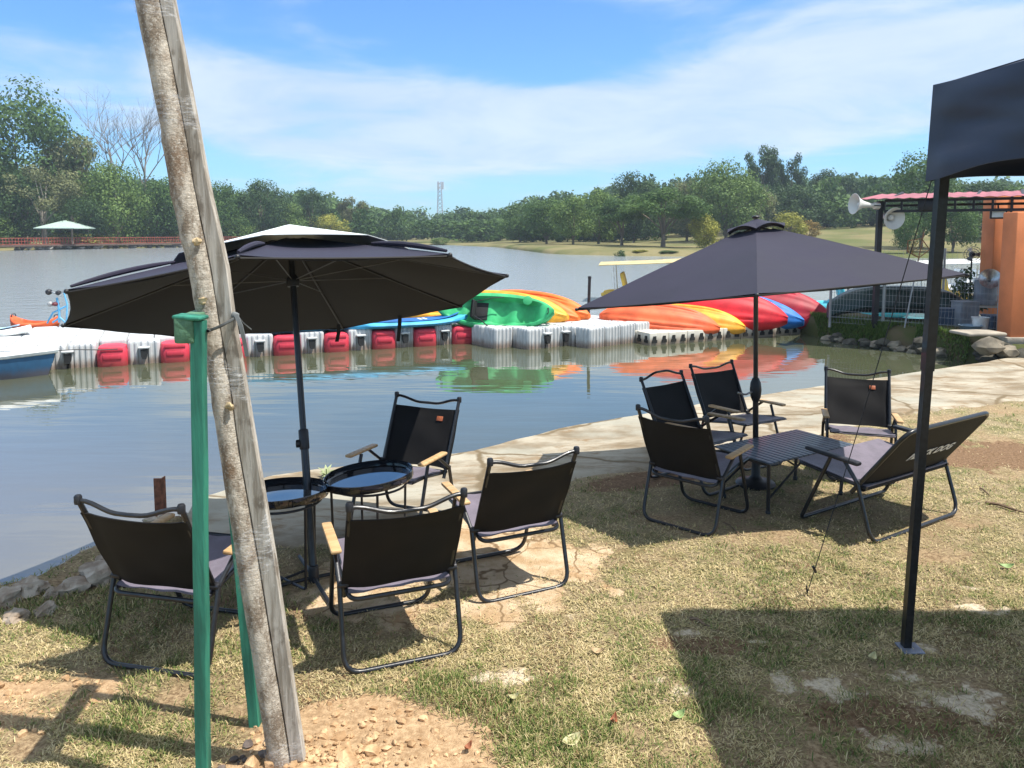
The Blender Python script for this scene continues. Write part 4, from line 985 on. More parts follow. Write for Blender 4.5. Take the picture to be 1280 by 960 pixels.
# ================================================================== LEANING TRUNK, PLANK, STAKES
def trunk_group():
    D = 2.31
    rows = [(-190, 136, 167, 181), (-100, 151, 182, 197), (0, 170, 200, 216), (80, 186, 216, 231), (158, 202, 231, 246), (233, 213, 243, 260), (333, 235, 264, 283), (392, 247, 273, 290), (470, 261, 287, 304),
            (560, 274, 299, 319), (700, 296, 324, 343), (820, 315, 343, 360), (905, 328, 357, 373), (950, 335, 364, 380)]
    ry = [r[0] for r in rows]
    def row(y): return [np.interp(y, ry, [r[k] for r in rows]) for k in (1, 2, 3)]
    foot = at_d(355, 948, D); base = Vector((foot.x, D, foot.z))
    # trunk
    rings = []; knots = [(180, .12), (245, .18), (300, .13), (378, .14), (508, .08)]
    for i, y in enumerate(np.linspace(990, -190, 110)):
        l, s, r = row(min(y, 950)); c = at_d((l + s) / 2, y, D); rad = (s - l) / 2 / FPX * D; ring = []
        for k in range(18):
            a = 2 * math.pi * k / 18; q = rad * (1 + .05 * mnoise.noise(Vector((math.cos(a) * 1.2, math.sin(a) * 1.2, y * .02))) + .02 * mnoise.noise(Vector((math.cos(a) * 4, math.sin(a) * 4, y * .11))))
            q *= 1 + sum(.10 * math.exp(-((y - ky) / 9) ** 2) * (1 if math.cos(a) < .3 else .3) for ky, w in knots)
            ring.append(c + Vector((math.cos(a) * q, math.sin(a) * q * 1.0, 0)) - base)
        rings.append(ring)
    m = bpy.data.materials.new('mottled_bark'); m.use_nodes = True; N = NT(m.node_tree); b = N.n['Principled BSDF']; v = N.node('ShaderNodeTexCoord').outputs['Object']
    c = N.mix(N.smooth(N.noise(N.scaled(v, (1, 1, .45)), 22, 6, .7), .40, .62), (.25, .20, .15), (.60, .54, .45))
    c = N.mix(N.smooth(N.noise(N.scaled(v, (1, 1, .6)), 5.5, 4, .6), .52, .66, 0, .75), c, (.24, .155, .095))
    c = N.mix(N.smooth(N.noise(v, 130, 4, .7), .52, .68, 0, .7), c, (.72, .68, .60))
    ringn = N.noise(N.scaled(v, (.6, .6, 14)), 7, 3, .6); c = N.mix(N.smooth(ringn, .56, .68, 0, .22), c, (.15, .12, .09))
    N.l.new(c, b.inputs['Base Color']); b.inputs['Roughness'].default_value = .92; b.inputs['Specular IOR Level'].default_value = .15
    bn = N.node('ShaderNodeBump', Strength=1., Distance=.010, Height=N.math('ADD', N.noise(v, 90, 6, .75), N.math('MULTIPLY', ringn, .25))); N.l.new(bn.outputs[0], b.inputs['Normal'])
    t = thing('young_tree', 'leaning bare grey brown tree trunk in the left foreground, planted in a soil mound', 'tree', base)
    MB().loft(rings).build('trunk', m, t, angle=60)
    kc = mat('cut_knot', (.50, .38, .22), .9, 0, .35, 60, .5, 150)
    for i, (x, y) in enumerate(((246, 302), (254, 376), (287, 508))):
        l, s, r = row(y); cc = at_d(x, y, D - (s - l) / 2 / FPX * D * .93); MB().blob(cc - base, (.013, .008, .013), i + 3, .5, 2).build('branch_scar', kc, t)
    # plank tied to the trunk's right side
    pm = bpy.data.materials.new('grey_weathered_plank'); pm.use_nodes = True; N = NT(pm.node_tree); b = N.n['Principled BSDF']; v = N.node('ShaderNodeTexCoord').outputs['Object']
    c = N.mix(N.smooth(N.noise(N.scaled(v, (6, 6, .5)), 9, 5, .65), .35, .65), (.27, .235, .19), (.52, .48, .42))
    c = N.mix(N.smooth(N.noise(N.scaled(v, (1, 1, .5)), 11, 5, .6), .54, .62, 0, .8), c, (.16, .13, .10)); c = N.mix(N.smooth(N.noise(v, 40, 4, .7), .60, .70, 0, .6), c, (.58, .55, .50))
    N.l.new(c, b.inputs['Base Color']); b.inputs['Roughness'].default_value = .9; b.inputs['Specular IOR Level'].default_value = .15
    bn = N.node('ShaderNodeBump', Strength=.5, Distance=.004, Height=N.noise(N.scaled(v, (8, 8, .6)), 30, 4, .7)); N.l.new(bn.outputs[0], b.inputs['Normal'])
    pr = []
    for y in np.linspace(952, -190, 40):
        l, s, r = row(y); y_ = min(y, 950); a = at_d(s - .6, y, D - .008) - base; q = at_d(r, y, D - .008) - base; w = q.x - a.x; bv = .002
        pr.append([Vector((a.x + bv, a.y, a.z)), Vector((q.x - bv, q.y, q.z)), Vector((q.x, q.y + bv, q.z)), Vector((q.x, q.y + .028, q.z)), Vector((a.x, a.y + .028, a.z)), Vector((a.x, a.y + bv, a.z))])
    pt = thing('plank', 'weathered grey timber plank bound lengthwise to the leaning trunk', 'plank', base)
    MB().loft(pr).build('board', pm, pt, angle=30)
    # translucent film wraps
    fm = bpy.data.materials.new('cling_film'); fm.use_nodes = True; N = NT(fm.node_tree); b = N.n['Principled BSDF']
    b.inputs['Base Color'].default_value = (.8, .8, .8, 1); b.inputs['Roughness'].default_value = .25; b.inputs['Coat Weight'].default_value = .4
    v = N.node('ShaderNodeTexCoord').outputs['Object']; b.inputs['Alpha'].default_value = 1; N.put(b, 'Alpha', N.smooth(N.noise(N.scaled(v, (1, 1, 6)), 30, 4, .7), .42, .74, .02, .38))
    bn = N.node('ShaderNodeBump', Strength=1., Distance=.008, Height=N.noise(N.scaled(v, (1, 1, 3)), 40, 3)); N.l.new(bn.outputs[0], b.inputs['Normal'])
    for (ya, yb, sl) in ((-30, 22, 3), (118, 160, 4), (446, 488, 14), (660, 722, -18), (924, 950, -8)):
        rg_ = []
        for i in range(9):
            y = lerp(ya, yb, i / 8); ring = []
            for k in range(30):
                a = 2 * math.pi * k / 30; yy = y + sl * math.cos(a) + 2 * math.sin(5 * a + i)
                l, s, r = row(yy); cx_ = (l + r) / 2; hw = (r - l) / 2 + 1.5; p = at_d(cx_ + hw * math.copysign(abs(math.cos(a)) ** .75, math.cos(a)), yy, D)
                ring.append(Vector((p.x, D - .004 + .048 * math.copysign(abs(math.sin(a)) ** .8, math.sin(a)) * (1 if math.sin(a) > 0 else .92 if math.cos(a) < .1 else .62 ), p.z)) - base)
            rg_.append(ring)
        MB().loft(rg_, caps=False).build('plastic_wrap', fm, pt, angle=80)
    # green stakes and crossbar
    gm = mat('green_painted_wood', (.030, .235, .155), .6, 0, .35, 22, .25, 90, stretch=(1, 1, .12), col2=(.012, .105, .072), detail=8)
    D1 = 2.17; w = .0175
    s1 = thing('green_stake', 'upright green painted timber stake left of the leaning trunk, nearest the camera', 'stake', (at_d(255, 960, D1).x, D1, 0), 0, 'green tree stakes'); o = s1.location.copy()
    lo_ = at_d(254.5, 1012, D1); hi_ = at_d(248, 401, D1)
    def post(p, q, wx, wy): return [[c + Vector((sx * wx, sy * wy, 0)) for sx, sy in ((-1, -.9), (-.9, -1), (.9, -1), (1, -.9), (1, .9), (.9, 1), (-.9, 1), (-1, .9))] for c in [lerp(p, q, i / 10) + Vector((.001 * math.sin(i * 2.), 0, 0)) for i in range(11)]]
    MB().loft(post(lo_ - o, hi_ - o, w, w)).build('post', gm, s1, angle=30)
    D2 = 2.52; p2 = at_d(320, 900, D2); p2.z = gz(p2.x, p2.y) - .05; q2 = at_d(273, 410, D2)
    s2 = thing('green_stake', 'slanting green timber stake mostly hidden behind the leaning trunk', 'stake', (p2.x, D2, p2.z), 0, 'green tree stakes')
    MB().loft(post(Vector((0, 0, 0)), q2 - p2, w, w)).build('post', gm, s2, angle=30)
    pa = at_d(229, 413, D1 - .03); pb = at_d(277, 411, D2 + .05); d = pb - pa
    cb = MB(); ang = math.atan2(-d.x, d.y); cb.box((0, d.length / 2, 0), (.052, d.length, .076), None, .005)
    ob = cb.build('crossbar', mat('green_crossbar_wood', (.10, .22, .13), .75, 0, .4, 30, .5, 60, col2=(.06, .14, .075)), None, loc=(pa.x, pa.y, pa.z)); ob.rotation_euler = (0, 0, ang)
    tag(ob, 'short faded green crossbar fixed at the top of the near green stake', 'crossbar')
    ca = MB(); ca.box((0, 0, 0), (.082, .066, .012), Euler((0, R(4), 0)), .005); e = at_d(240, 398, D1)
    co = ca.build('cap_board', gm, s1); co.location = e - o + Vector((-.004, 0, .004))
    # dark strap round trunk and stake
    sm = mat('dark_strap', (.05, .055, .055), .7, 0, .3, 40)
    st = thing('tie_strap', 'dark strap tying the leaning trunk to the near green stake', 'strap', at_d(290, 405, D))
    o3 = st.location; l, s, r = row(405)
    A = [at_d(260, 414, D1 + .0) , at_d(262, 413, D - .055), at_d(275, 408, D - .052), at_d(290, 400, D - .030), at_d(297, 395, D + .0), at_d(285, 400, D + .05), at_d(262, 410, D + .05), at_d(258, 413, D1 + .03)]
    MB().tube([p - o3 for p in A], .0045, 6, True).build('loop', sm, st)
    B = [at_d(295, 394, D - .02), at_d(301, 408, D - .03), at_d(306, 430, D - .02), at_d(309, 446, D - .02)]
    MB().sheet([[p - o3 + Vector((-.006, 0, 0)), p - o3 + Vector((.006, 0, .003))] for p in B], .003).build('tail', mat('grey_strap', (.16, .17, .17), .7), st)
    B = [at_d(296, 394, D + .02), at_d(304, 404, D + .04), at_d(314, 412, D + .05)]
    MB().tube([p - o3 for p in B], .003, 5).build('tail', sm, st)
    MB().box((at_d(294, 394, D - .01) - o3), (.022, .02, .018), Euler((0, .4, .3)), .005).build('buckle', mat('grey_strap', (.16, .17, .17), .7), st)
trunk_group()

# ================================================================== FLOATING DOCKS
def cube_mat(name, col, stain=.55):
    m = bpy.data.materials.new(name); m.use_nodes = True; N = NT(m.node_tree); b = N.n['Principled BSDF']; v = N.node('ShaderNodeTexCoord').outputs['Object']
    sp = N.node('ShaderNodeSeparateXYZ'); N.l.new(v, sp.inputs[0]); g = N.node('ShaderNodeNewGeometry'); ps = N.node('ShaderNodeSeparateXYZ'); N.l.new(g.outputs['Position'], ps.inputs[0])
    n = N.noise(N.scaled(v, (1, 1, .4)), 9, 5, .65)
    c = N.mix(N.smooth(n, .35, .68), tuple(k * .80 for k in col), col)
    z = N.math('ADD', ps.outputs[2], N.math('MULTIPLY', N.math('SUBTRACT', n, .5), .10))
    c = N.mix(N.math('MULTIPLY', N.smooth(z, WZ + .15, WZ + .02), stain), c, (.20, .11, .055))
    N.l.new(c, b.inputs['Base Color']); b.inputs['Roughness'].default_value = .5
    return m
CUBEW = cube_mat('white_pontoon_plastic', (.60, .61, .61), .75); CUBER = cube_mat('red_fender_plastic', (.70, .05, .085), .3); CUBEB = cube_mat('beige_pontoon_plastic', (.66, .62, .53), .7)
def pontoon_mesh(a, top, fl=True, inset=.012):
    """fluted cube, centre at the waterline level of its top"""
    h = a / 2 - inset; pts = []; n = 4
    side = []
    for k in range(n * 4 + 1):
        u = -1 + 2 * k / (n * 4); groove = .019 if fl and k % 4 in (2, 3) and 1 < k < n * 4 - 1 else 0
        side.append((u * (h - .03), h - groove))
    rings = []
    def ring(s, z, dome=0):
        out = []
        for q in range(4):
            c, sn = math.cos(-q * math.pi / 2), math.sin(-q * math.pi / 2)
            for (x, y) in side: out.append(Vector(((x * c - y * sn) * s, (x * sn + y * c) * s, z)))
        return out
    mb = MB(); mb.loft([ring(.97, WZ - .12), ring(1, WZ - .05), ring(1, top - .045), ring(.985, top - .018), ring(.93, top - .002), ring(.85, top)])
    return mb
def place_grid(root, me, origin, ux, uy, cells, a, top, rnd):
    ang = math.atan2(ux.y, ux.x)
    for (i, j) in cells:
        p = origin + ux * (a * (i + .5)) + uy * (a * (j + .5))
        o = bpy.data.objects.new('float_cube', me); COL.objects.link(o); o.parent = root
        o.location = p - root.location + Vector((0, 0, rnd.uniform(-.004, .004))); o.rotation_euler = (rnd.gauss(0, .006), rnd.gauss(0, .006), ang + rnd.gauss(0, .008) + rnd.choice((0, math.pi / 2)))
def v2(p): return Vector((p.x, p.y, 0))
def docks():
    rd = random.Random(9); a = .385; top = .05
    A = v2(at_z(141, 457.5, WZ)); B = v2(at_z(579, 429.5, WZ)); ux = (B - A).normalized(); uy = Vector((-ux.y, ux.x, 0)); ang = math.atan2(ux.y, ux.x)
    o = pontoon_mesh(a, top).build('float_cube', CUBEW, None, angle=35); me = o.data; bpy.data.objects.remove(o)
    root = thing('floating_dock', 'long white floating dock with a row of red fenders across the pond', 'dock', (A.x, A.y, 0)); Lr = root.location
    cells = [(i, j) for i in range(-7, 16) for j in range(0, 2)] + [(i, j) for i in range(-10, 5) for j in range(2, 6)]
    O = A + uy * .40 - ux * .2
    o = pontoon_mesh(a, top, False, .005).build('float_cube', CUBEW, None, angle=35); dme = o.data; bpy.data.objects.remove(o)
    place_grid(root, dme, O, ux, uy, cells, a, top, rd)
    # front row: red fenders and white cubes between them
    fx = [(A + (B - A) * 0)]; pxs = [(141, 457.5), (219, 450), (290, 445.5), (357, 442), (419, 438), (477, 434), (530, 431.7), (579, 429.5)]
    cs = [v2(at_z(x, y, WZ)) for x, y in pxs]; ds = [(c - A).dot(ux) for c in cs]
    fm = MB(); fm.box((0, .16, (WZ - .08 + top - .035) / 2), (.41, .42, top - .035 - (WZ - .08)), None, .075)
    for sgn in (0,): fm.box((0, -.053, WZ + .15), (.25, .016, .085), None, .012); fm.box((0, -.051, WZ + .255), (.30, .012, .05), None, .01)
    o = fm.build('fender', CUBER, None, angle=40); fme = o.data; bpy.data.objects.remove(o)
    fw = pontoon_mesh(a, top).build('float_cube', CUBEW, None, angle=35); wme = fw.data; bpy.data.objects.remove(fw)
    lug = MB(); lug.loft([[Vector((sx * w, y, z)) for sx, y in ((-1, -.055), (1, -.055), (1, .03), (-1, .03))] for w, z in ((.028, WZ + .08), (.045, WZ + .13), (.05, WZ + .22))])
    o = lug.build('lug', mat('black_lug_plastic', (.02, .02, .02), .6), None); lme = o.data; bpy.data.objects.remove(o)
    cap = MB(); cap.box((0, -.02, WZ + .255), (.16, .10, .03), None, .01); o = cap.build('lug_cap', CUBEW, None); cme = o.data; bpy.data.objects.remove(o)
    def put(nm, m_, d, off, dz=0., par=root):
        q = bpy.data.objects.new(nm, m_); COL.objects.link(q); q.parent = root; p = A + ux * d + uy * off; q.location = (p.x - Lr.x, p.y - Lr.y, dz); q.rotation_euler = (0, 0, ang + rd.gauss(0, .01)); return q
    for k, d in enumerate(ds):
        put('fender', fme, d, rd.uniform(-.01, .01), rd.uniform(-.02, .01))
        nxt = ds[k + 1] if k < 7 else d + .74
        q = put('float_cube', wme, (d + nxt) / 2, .20); q.scale.x = max(.9, (nxt - d - .40) / .37)
        put('lug', lme, (d + nxt) / 2, .0); put('lug_cap', cme, (d + nxt) / 2, .0)
    for k in range(5):
        put('float_cube', wme, ds[0] - .40 - .385 * k, .20)
    put('lug', lme, ds[0] - .58, .0); put('lug_cap', cme, ds[0] - .58, .0)
    # corner pier under the green and orange kayaks
    Pc = v2(at_z(660, 437.5, WZ)); Rr = v2(at_z(770, 425.5, WZ)); ux2 = (Rr - Pc).normalized(); uy2 = Vector((-ux2.y, ux2.x, 0)); n = 5; a2 = (Rr - Pc).length / n
    root = thing('floating_dock', 'short white ribbed floating dock with rusty waterline under the green and orange kayaks', 'dock', (Pc.x, Pc.y, 0)); Lr = root.location; A = Pc; ux = ux2; uy = uy2; ang = math.atan2(ux.y, ux.x)
    o = pontoon_mesh(a2, top).build('float_cube', CUBEW, None, angle=35); me2 = o.data; bpy.data.objects.remove(o)
    place_grid(root, me2, Pc, ux2, uy2, [(i, j) for i in range(n) for j in range(4)] + [(-1, j) for j in range(1, 4)], a2, top, rd)
    for i in range(1, n): put('lug', lme, a2 * i, .0); put('lug_cap', cme, a2 * i, .0)
    # white pier running out behind
    Pa = v2(at_z(738, 408, .09)); ux3 = (v2(at_z(800, 401, .09)) - Pa).normalized(); uy3 = Vector((-ux3.y, ux3.x, 0))
    root = thing('floating_dock', 'white floating pier running out into the lake behind the black mooring pole', 'dock', (Pa.x, Pa.y, 0))
    place_grid(root, me2, Pa, ux3, uy3, [(i, j) for i in range(4) for j in range(7)], a2, .09, rd)
    # low beige platform
    z3 = -.085; Pc = v2(at_z(812, 432, WZ)); Rr = v2(at_z(985, 418.5, WZ)); Lf = v2(at_z(770, 425, WZ)); ux = (Rr - Pc).normalized(); uy = Vector((-ux.y, ux.x, 0)); ang = math.atan2(ux.y, ux.x)
    root = thing('floating_platform', 'low beige floating platform with black keyhole slots under the red kayaks', 'dock', (Pc.x, Pc.y, 0)); Lr = root.location; A = Pc
    b3 = .42; mm = MB(); mm.box((0, 0, (z3 + WZ - .1) / 2), (b3 - .008, b3 - .008, z3 - WZ + .1), None, .012); o = mm.build('float_module', CUBEB, None, angle=40); m3 = o.data; bpy.data.objects.remove(o)
    sl = MB(); sl.box((0, -.006, WZ + .125), (.062, .012, .07)); sl.box((0, -.006, WZ + .065), (.105, .012, .055)); o = sl.build('slot', mat('dark_slot', (.015, .014, .012), .8), None, False); sm = o.data; bpy.data.objects.remove(o)
    for i in range(10):
        for j in range(6):
            q = put('float_module', m3, b3 * (i + .5), b3 * (j + .5), rd.uniform(-.004, .004))
    for i in range(10):
        for f in (.25, .75): put('slot', sm, b3 * (i + f), -.001)
    for j in range(4):
        for f in (.25, .75):
            q = put('slot', sm, -.001, b3 * (j + f)); q.rotation_euler = (0, 0, ang - math.pi / 2)
docks()

# ================================================================== BOATS
def plastic(name, col, rough=.55): return mat(name, col, rough, 0, .2, 3.5, .08, 30, spec=.35, detail=8)
P_GREEN = plastic('green_kayak', (.045, .40, .15)); P_YEL = plastic('yellow_kayak', (.80, .36, .035)); P_ORG = plastic('orange_kayak', (.78, .165, .025)); P_ORR = plastic('coral_kayak', (.75, .13, .045))
P_RED = plastic('red_kayak', (.60, .018, .030)); P_BLUE = plastic('blue_kayak', (.025, .17, .52)); P_DRED = plastic('dark_red_kayak', (.36, .012, .030)); P_DGRN = plastic('dark_green_canoe', (.014, .035, .030), .3)
def kayak(name, label, L, Wd, m, group, tip=None, center=None, yaw=0., roll=0., pitch=0., cat='kayak', depth=.19, open_deck=True, extras=()):
    t = thing(name, label, cat, (0, 0, 0), (roll, pitch, yaw), group)
    E = Euler((roll, pitch, yaw)).to_matrix()
    t.location = Vector(center) if center is not None else Vector(tip) - E @ Vector((L / 2 * .98, 0, 0))
    NS, NR = 41, 64
    def hw(x): return Wd / 2 * max(.02, (1 - abs(x) ** 2.3)) ** .62
    rings = []
    for i in range(NS):
        x = -1 + 2 * i / (NS - 1); w = hw(x) + .012; zr = .13 * abs(x) ** 3; d = depth * (1 - .55 * abs(x) ** 4); ring = []
        for k in range(NR):
            a = 2 * math.pi * k / NR; c, s = math.cos(a), math.sin(a)
            y = w * math.copysign(abs(c) ** .72, c)
            if s >= 0:
                z = .075 * abs(s) ** .8 * (1 - .2 * abs(x))
            else:
                z = -d * abs(s) ** .62; z -= .022 * math.exp(-(y / (w * .16)) ** 2) ; z += (.034 * math.exp(-((abs(y) - w * .36) / (w * .045)) ** 2) * max(0, 1 - (abs(x) / .8) ** 6) + .026 * math.exp(-((abs(y) - w * .66) / (w * .05)) ** 2) * max(0, 1 - (abs(x) / .7) ** 6))
            if open_deck and s > 0:
                q = sstep(1 - abs(y) / w, .22, .40) * sstep(.80 - abs(x), 0, .16); z -= float(q) * (.15 + .035 * math.sin(x * 14) * (1 if abs(x) < .6 else 0))
            ring.append(Vector((x * L / 2, y, z + zr)))
        rings.append(ring)
    MB().loft(rings).build('hull', m, t, angle=50)
    for sx in (-1, 1):
        h = MB(); h.tube(fillet([(sx * L * .445, -.05, .15), (sx * L * .455, -.05, .20), (sx * L * .455, .05, .20), (sx * L * .445, .05, .15)], .02, 3), .009, 6); h.build('carry_handle', BLACKM, t)
    if 'seat' in extras:
        s = MB(); s.box((-.18 * L, 0, .03), (.05, Wd * .52, .22), Euler((0, R(-12), 0)), .02); s.box((-.12 * L, 0, -.055), (.24, Wd * .50, .03), None, .012); s.build('seat_pad', mat('black_seat_pad', (.008, .008, .009), .8), t)
        st = MB(); st.tube([(-.17 * L, Wd * .2, .10), (-.02 * L, Wd * .32, .12), (.07 * L, Wd * .38, .07)], .009, 6); st.tube([(-.17 * L, -Wd * .2, .10), (-.10 * L, -Wd * .34, .16), (-.02 * L, -Wd * .56, .20), (-.05 * L, -Wd * .66, .16)], .012, 6); st.build('seat_strap', BLACKM, t)
    if 'hatch' in extras:
        hb = MB(); hb.lathe([(0, 0), (.085, 0), (.085, .016), (.07, .022), (0, .022)], 20, Matrix.Translation((.27 * L, Wd * .32, .064))); hb.build('hatch', m, t)
    return t
GK = 'stacked kayaks on the docks'
kayak('kayak', 'bright green open kayak lying on its side, cockpit towards the pond', 2.15, .66, P_GREEN, GK, center=at_d(619, 389, 13.75), yaw=R(-9), roll=R(66), pitch=R(2), extras=('seat', 'hatch'))
kayak('kayak', 'second green kayak, only its tip showing behind the bright green one', 2.15, .62, P_GREEN, GK, tip=at_d(689, 396, 13.9), yaw=R(-14), roll=R(78), pitch=R(2))
kayak('kayak', 'yellow orange kayak leaning behind the green kayaks, hull outwards', 2.5, .66, P_YEL, GK, tip=at_d(706, 394, 13.95), yaw=R(-24), roll=R(-112), pitch=R(3))
kayak('kayak', 'orange kayak leaning just right of the yellow one, hull outwards', 2.5, .64, P_ORG, GK, tip=at_d(720, 396, 14.15), yaw=R(-26), roll=R(-114), pitch=R(3))
kayak('kayak', 'orange kayak at the right rear of the left kayak stack, beside the black mooring pole', 2.5, .64, P_ORG, GK, tip=at_d(733, 392, 14.4), yaw=R(-27), roll=R(-116), pitch=R(3))
kayak('kayak', 'coral orange kayak upside down at the left front of the beige platform', 2.25, .62, P_ORR, GK, tip=at_d(899, 408, 14.1), yaw=R(-13), roll=R(-128), pitch=R(5))
kayak('kayak', 'golden yellow kayak upside down beside the coral orange one', 2.2, .60, P_YEL, GK, tip=at_d(930, 407, 14.3), yaw=R(-22), roll=R(-130), pitch=R(3))
kayak('kayak', 'bright red kayak with long hull grooves behind the golden yellow one', 3.0, .86, P_RED, GK, tip=at_d(983, 397, 14.5), yaw=R(-20), roll=R(-124), pitch=R(5), depth=.28)
kayak('kayak', 'blue kayak between the two red kayaks on the platform', 3.0, .70, P_BLUE, GK, tip=at_d(1003, 400, 14.8), yaw=R(-26), roll=R(-124), pitch=R(6), depth=.27)
kayak('kayak', 'dark red kayak at the right end of the platform stack', 3.0, .92, P_DRED, GK, tip=at_d(1038, 396, 15.0), yaw=R(-25), roll=R(-124), pitch=R(6), depth=.30)
kayak('canoe', 'dark green upturned canoe on the grassy bank behind the wire fence', 2.55, .80, P_DGRN, None, center=at_d(1122, 385, 14.2), yaw=R(-4), roll=R(168), pitch=R(0), cat='canoe', depth=.40)
kayak('kayak', 'orange kayak lying flat on the far left part of the fendered dock', 1.0, .42, P_ORR, None, center=at_d(44, 406, 14.6), yaw=R(-8))
kayak('kayak', 'yellow kayak lying flat behind the blue paddle boards, left of the green kayak', 1.9, .5, P_YEL, None, center=at_d(540, 393, 15.0), yaw=R(-3))

def paddle_board(label, c, L, Wd, yaw, mt, md, group='paddle boards on the dock'):
    t = thing('paddle_board', label, 'paddle board', c, (0, 0, yaw), group)
    def ringset(sc, z0, z1):
        out = []
        for i in range(27):
            x = -1 + 2 * i / 26; w = Wd / 2 * sc * max(.03, 1 - abs(x) ** 2.6) ** .6; zr = .09 * max(0, x) ** 3
            out.append([Vector((x * L / 2 * sc, w * math.cos(a), zr + lerp(z0, z1, .5) + (z1 - z0) / 2 * math.copysign(abs(math.sin(a)) ** .5, math.sin(a)))) for a in [2 * math.pi * k / 16 for k in range(16)]])
        return out
    MB().loft(ringset(1, 0, .12)).build('board', mt, t, angle=50); MB().loft(ringset(.80, .115, .127)).build('deck_pad', md, t, angle=50)
    f = MB(); f.box((L * .08, 0, .128), (.05, Wd * .35, .006)); f.box((L * .12, 0, .128), (.05, Wd * .35, .006)); f.box((L * .16, 0, .128), (.05, Wd * .35, .006)); f.build('stripe', mat('white_stripe', (.8, .8, .8), .5), t)
P_CYAN = plastic('cyan_board', (.06, .36, .62)); P_DBLU = plastic('deep_blue_pad', (.02, .12, .36), .6); P_WHT = plastic('white_gelcoat', (.74, .75, .74))
dk = math.atan2(at_z(579, 429.5, WZ).y - at_z(141, 457.5, WZ).y, at_z(579, 429.5, WZ).x - at_z(141, 457.5, WZ).x)
paddle_board('light blue paddle board with deep blue deck pad, beside the green kayak', at_d(512, 408, 13.5), 2.3, .60, dk, P_CYAN, P_DBLU)
paddle_board('light blue paddle board behind the parasol pole, second from the green kayak', at_d(392, 412, 12.95), 2.2, .60, dk, P_CYAN, P_DBLU)
paddle_board('white and pale blue paddle board at the left edge on the dock', at_d(-30, 421, 12.4), 1.9, .66, R(-6), P_WHT, plastic('pale_blue_pad', (.40, .58, .74), .6))

def skiff():
    t = thing('rowing_boat', 'small white rowing boat with blue hull moored at the left edge', 'boat', (0, 0, 0)); bow = at_d(70, 440, 10.75); bow.z = .0
    stern = Vector((-10.2, 9.2, 0)); d = (bow - stern); L = d.length; ang = math.atan2(d.y, d.x); t.location = (bow.x, bow.y, 0); t.rotation_euler = (0, 0, ang); n = 22
    def sect(x, zz, wsc): return x
    hull = []; gun = []; inn = []
    for i in range(n):
        u = i / (n - 1); w = .68 * (1 - (1 - u) ** 0 * 0) * max(.015, 1 - (1 - u) ** 2.6) ** .75; x = -u * L; zg = -.03 + .07 * (1 - u) ** 2
        hull.append([Vector((x - (.18 if u < .02 else .18 * (1 - u) ** 3) * (1 - s_), y * w, z)) for (y, z, s_) in ((-1, zg, 1), (-.96, zg - .14, .8), (-.84, WZ, .4), (-.55, WZ - .14, 0), (.55, WZ - .14, 0), (.84, WZ, .4), (.96, zg - .14, .8), (1, zg, 1))])
        inn.append([Vector((x - .05, y * max(0, w - .09), z)) for (y, z) in ((-1, zg + .005), (-.9, zg - .12), (-.7, zg - .20), (.7, zg - .20), (.9, zg - .12), (1, zg + .005))])
        gun.append((w, x, zg))
    MB().loft(hull, closed_ring=False, caps=False).build('hull', cube_mat('blue_hull_paint', (.035, .13, .26), .5), t, angle=50)
    MB().loft(inn, closed_ring=False, caps=False).build('inner_hull', P_WHT, t, angle=50)
    g = MB()
    for s in (-1, 1): g.tube([(x + .01, s * (w - .03), z + .005) for w, x, z in gun], .05, 8)
    g.build('gunwale', P_WHT, t); b = MB(); b.box((-L * .35, 0, -.10), (.28, 1.05, .03), None, .01); b.build('thwart', P_WHT, t)
    r = MB(); r.box((-L * .4, -.45, -.02), (1.6, .05, .03), None, .01); r.build('rub_stripe', plastic('pink_stripe', (.55, .16, .20)), t)
    MB().tube([(-.03, .02, .03), (.25, .10, .02), (.55, .22, -.02), (.75, .30, -.03)], .008, 5).build('mooring_line', BLACKM, t)
skiff()

def water_bike():
    c = at_d(72, 407, 13.4); c.z = .10; t = thing('water_bike', 'light blue water bike frame with handlebar on the fendered dock behind the parasol tip', 'water bike', c); s = 1.0
    bl = plastic('sky_blue_frame', (.12, .38, .62)); m = MB()
    def P(x, y, dd=0.): q = at_d(x, y, 13.4 + dd) - c; return q
    m.tube([P(59, 404), P(66, 391), P(82, 383)], .016, 7); m.tube([P(74, 403), P(74, 388), P(71, 372)], .020, 7); m.tube([P(66, 403), P(75, 397), P(83, 404)], .018, 7); m.tube([P(83, 404), P(84, 380), P(80, 366)], .014, 7); m.build('frame', bl, t)
    h = MB(); h.tube([P(60, 364), P(68, 366), P(74, 369), P(84, 362)], .012, 7); h.build('handlebar', CHROME, t)
    for x, y, r_ in ((61, 365, .055), (73, 366, .045)): MB().blob(P(x, y), (r_, .06, r_), 1, .1, 2).build('grip', BLACKM, t)
    MB().blob(P(70, 380), (.05, .09, .04), 2, .1, 2).build('saddle', plastic('maroon_saddle', (.14, .03, .04)), t); MB().blob(P(63, 380), (.05, .05, .05), 3, .15, 2).build('float_ball', mat('grey_ball', (.3, .3, .3), .5), t)
water_bike()

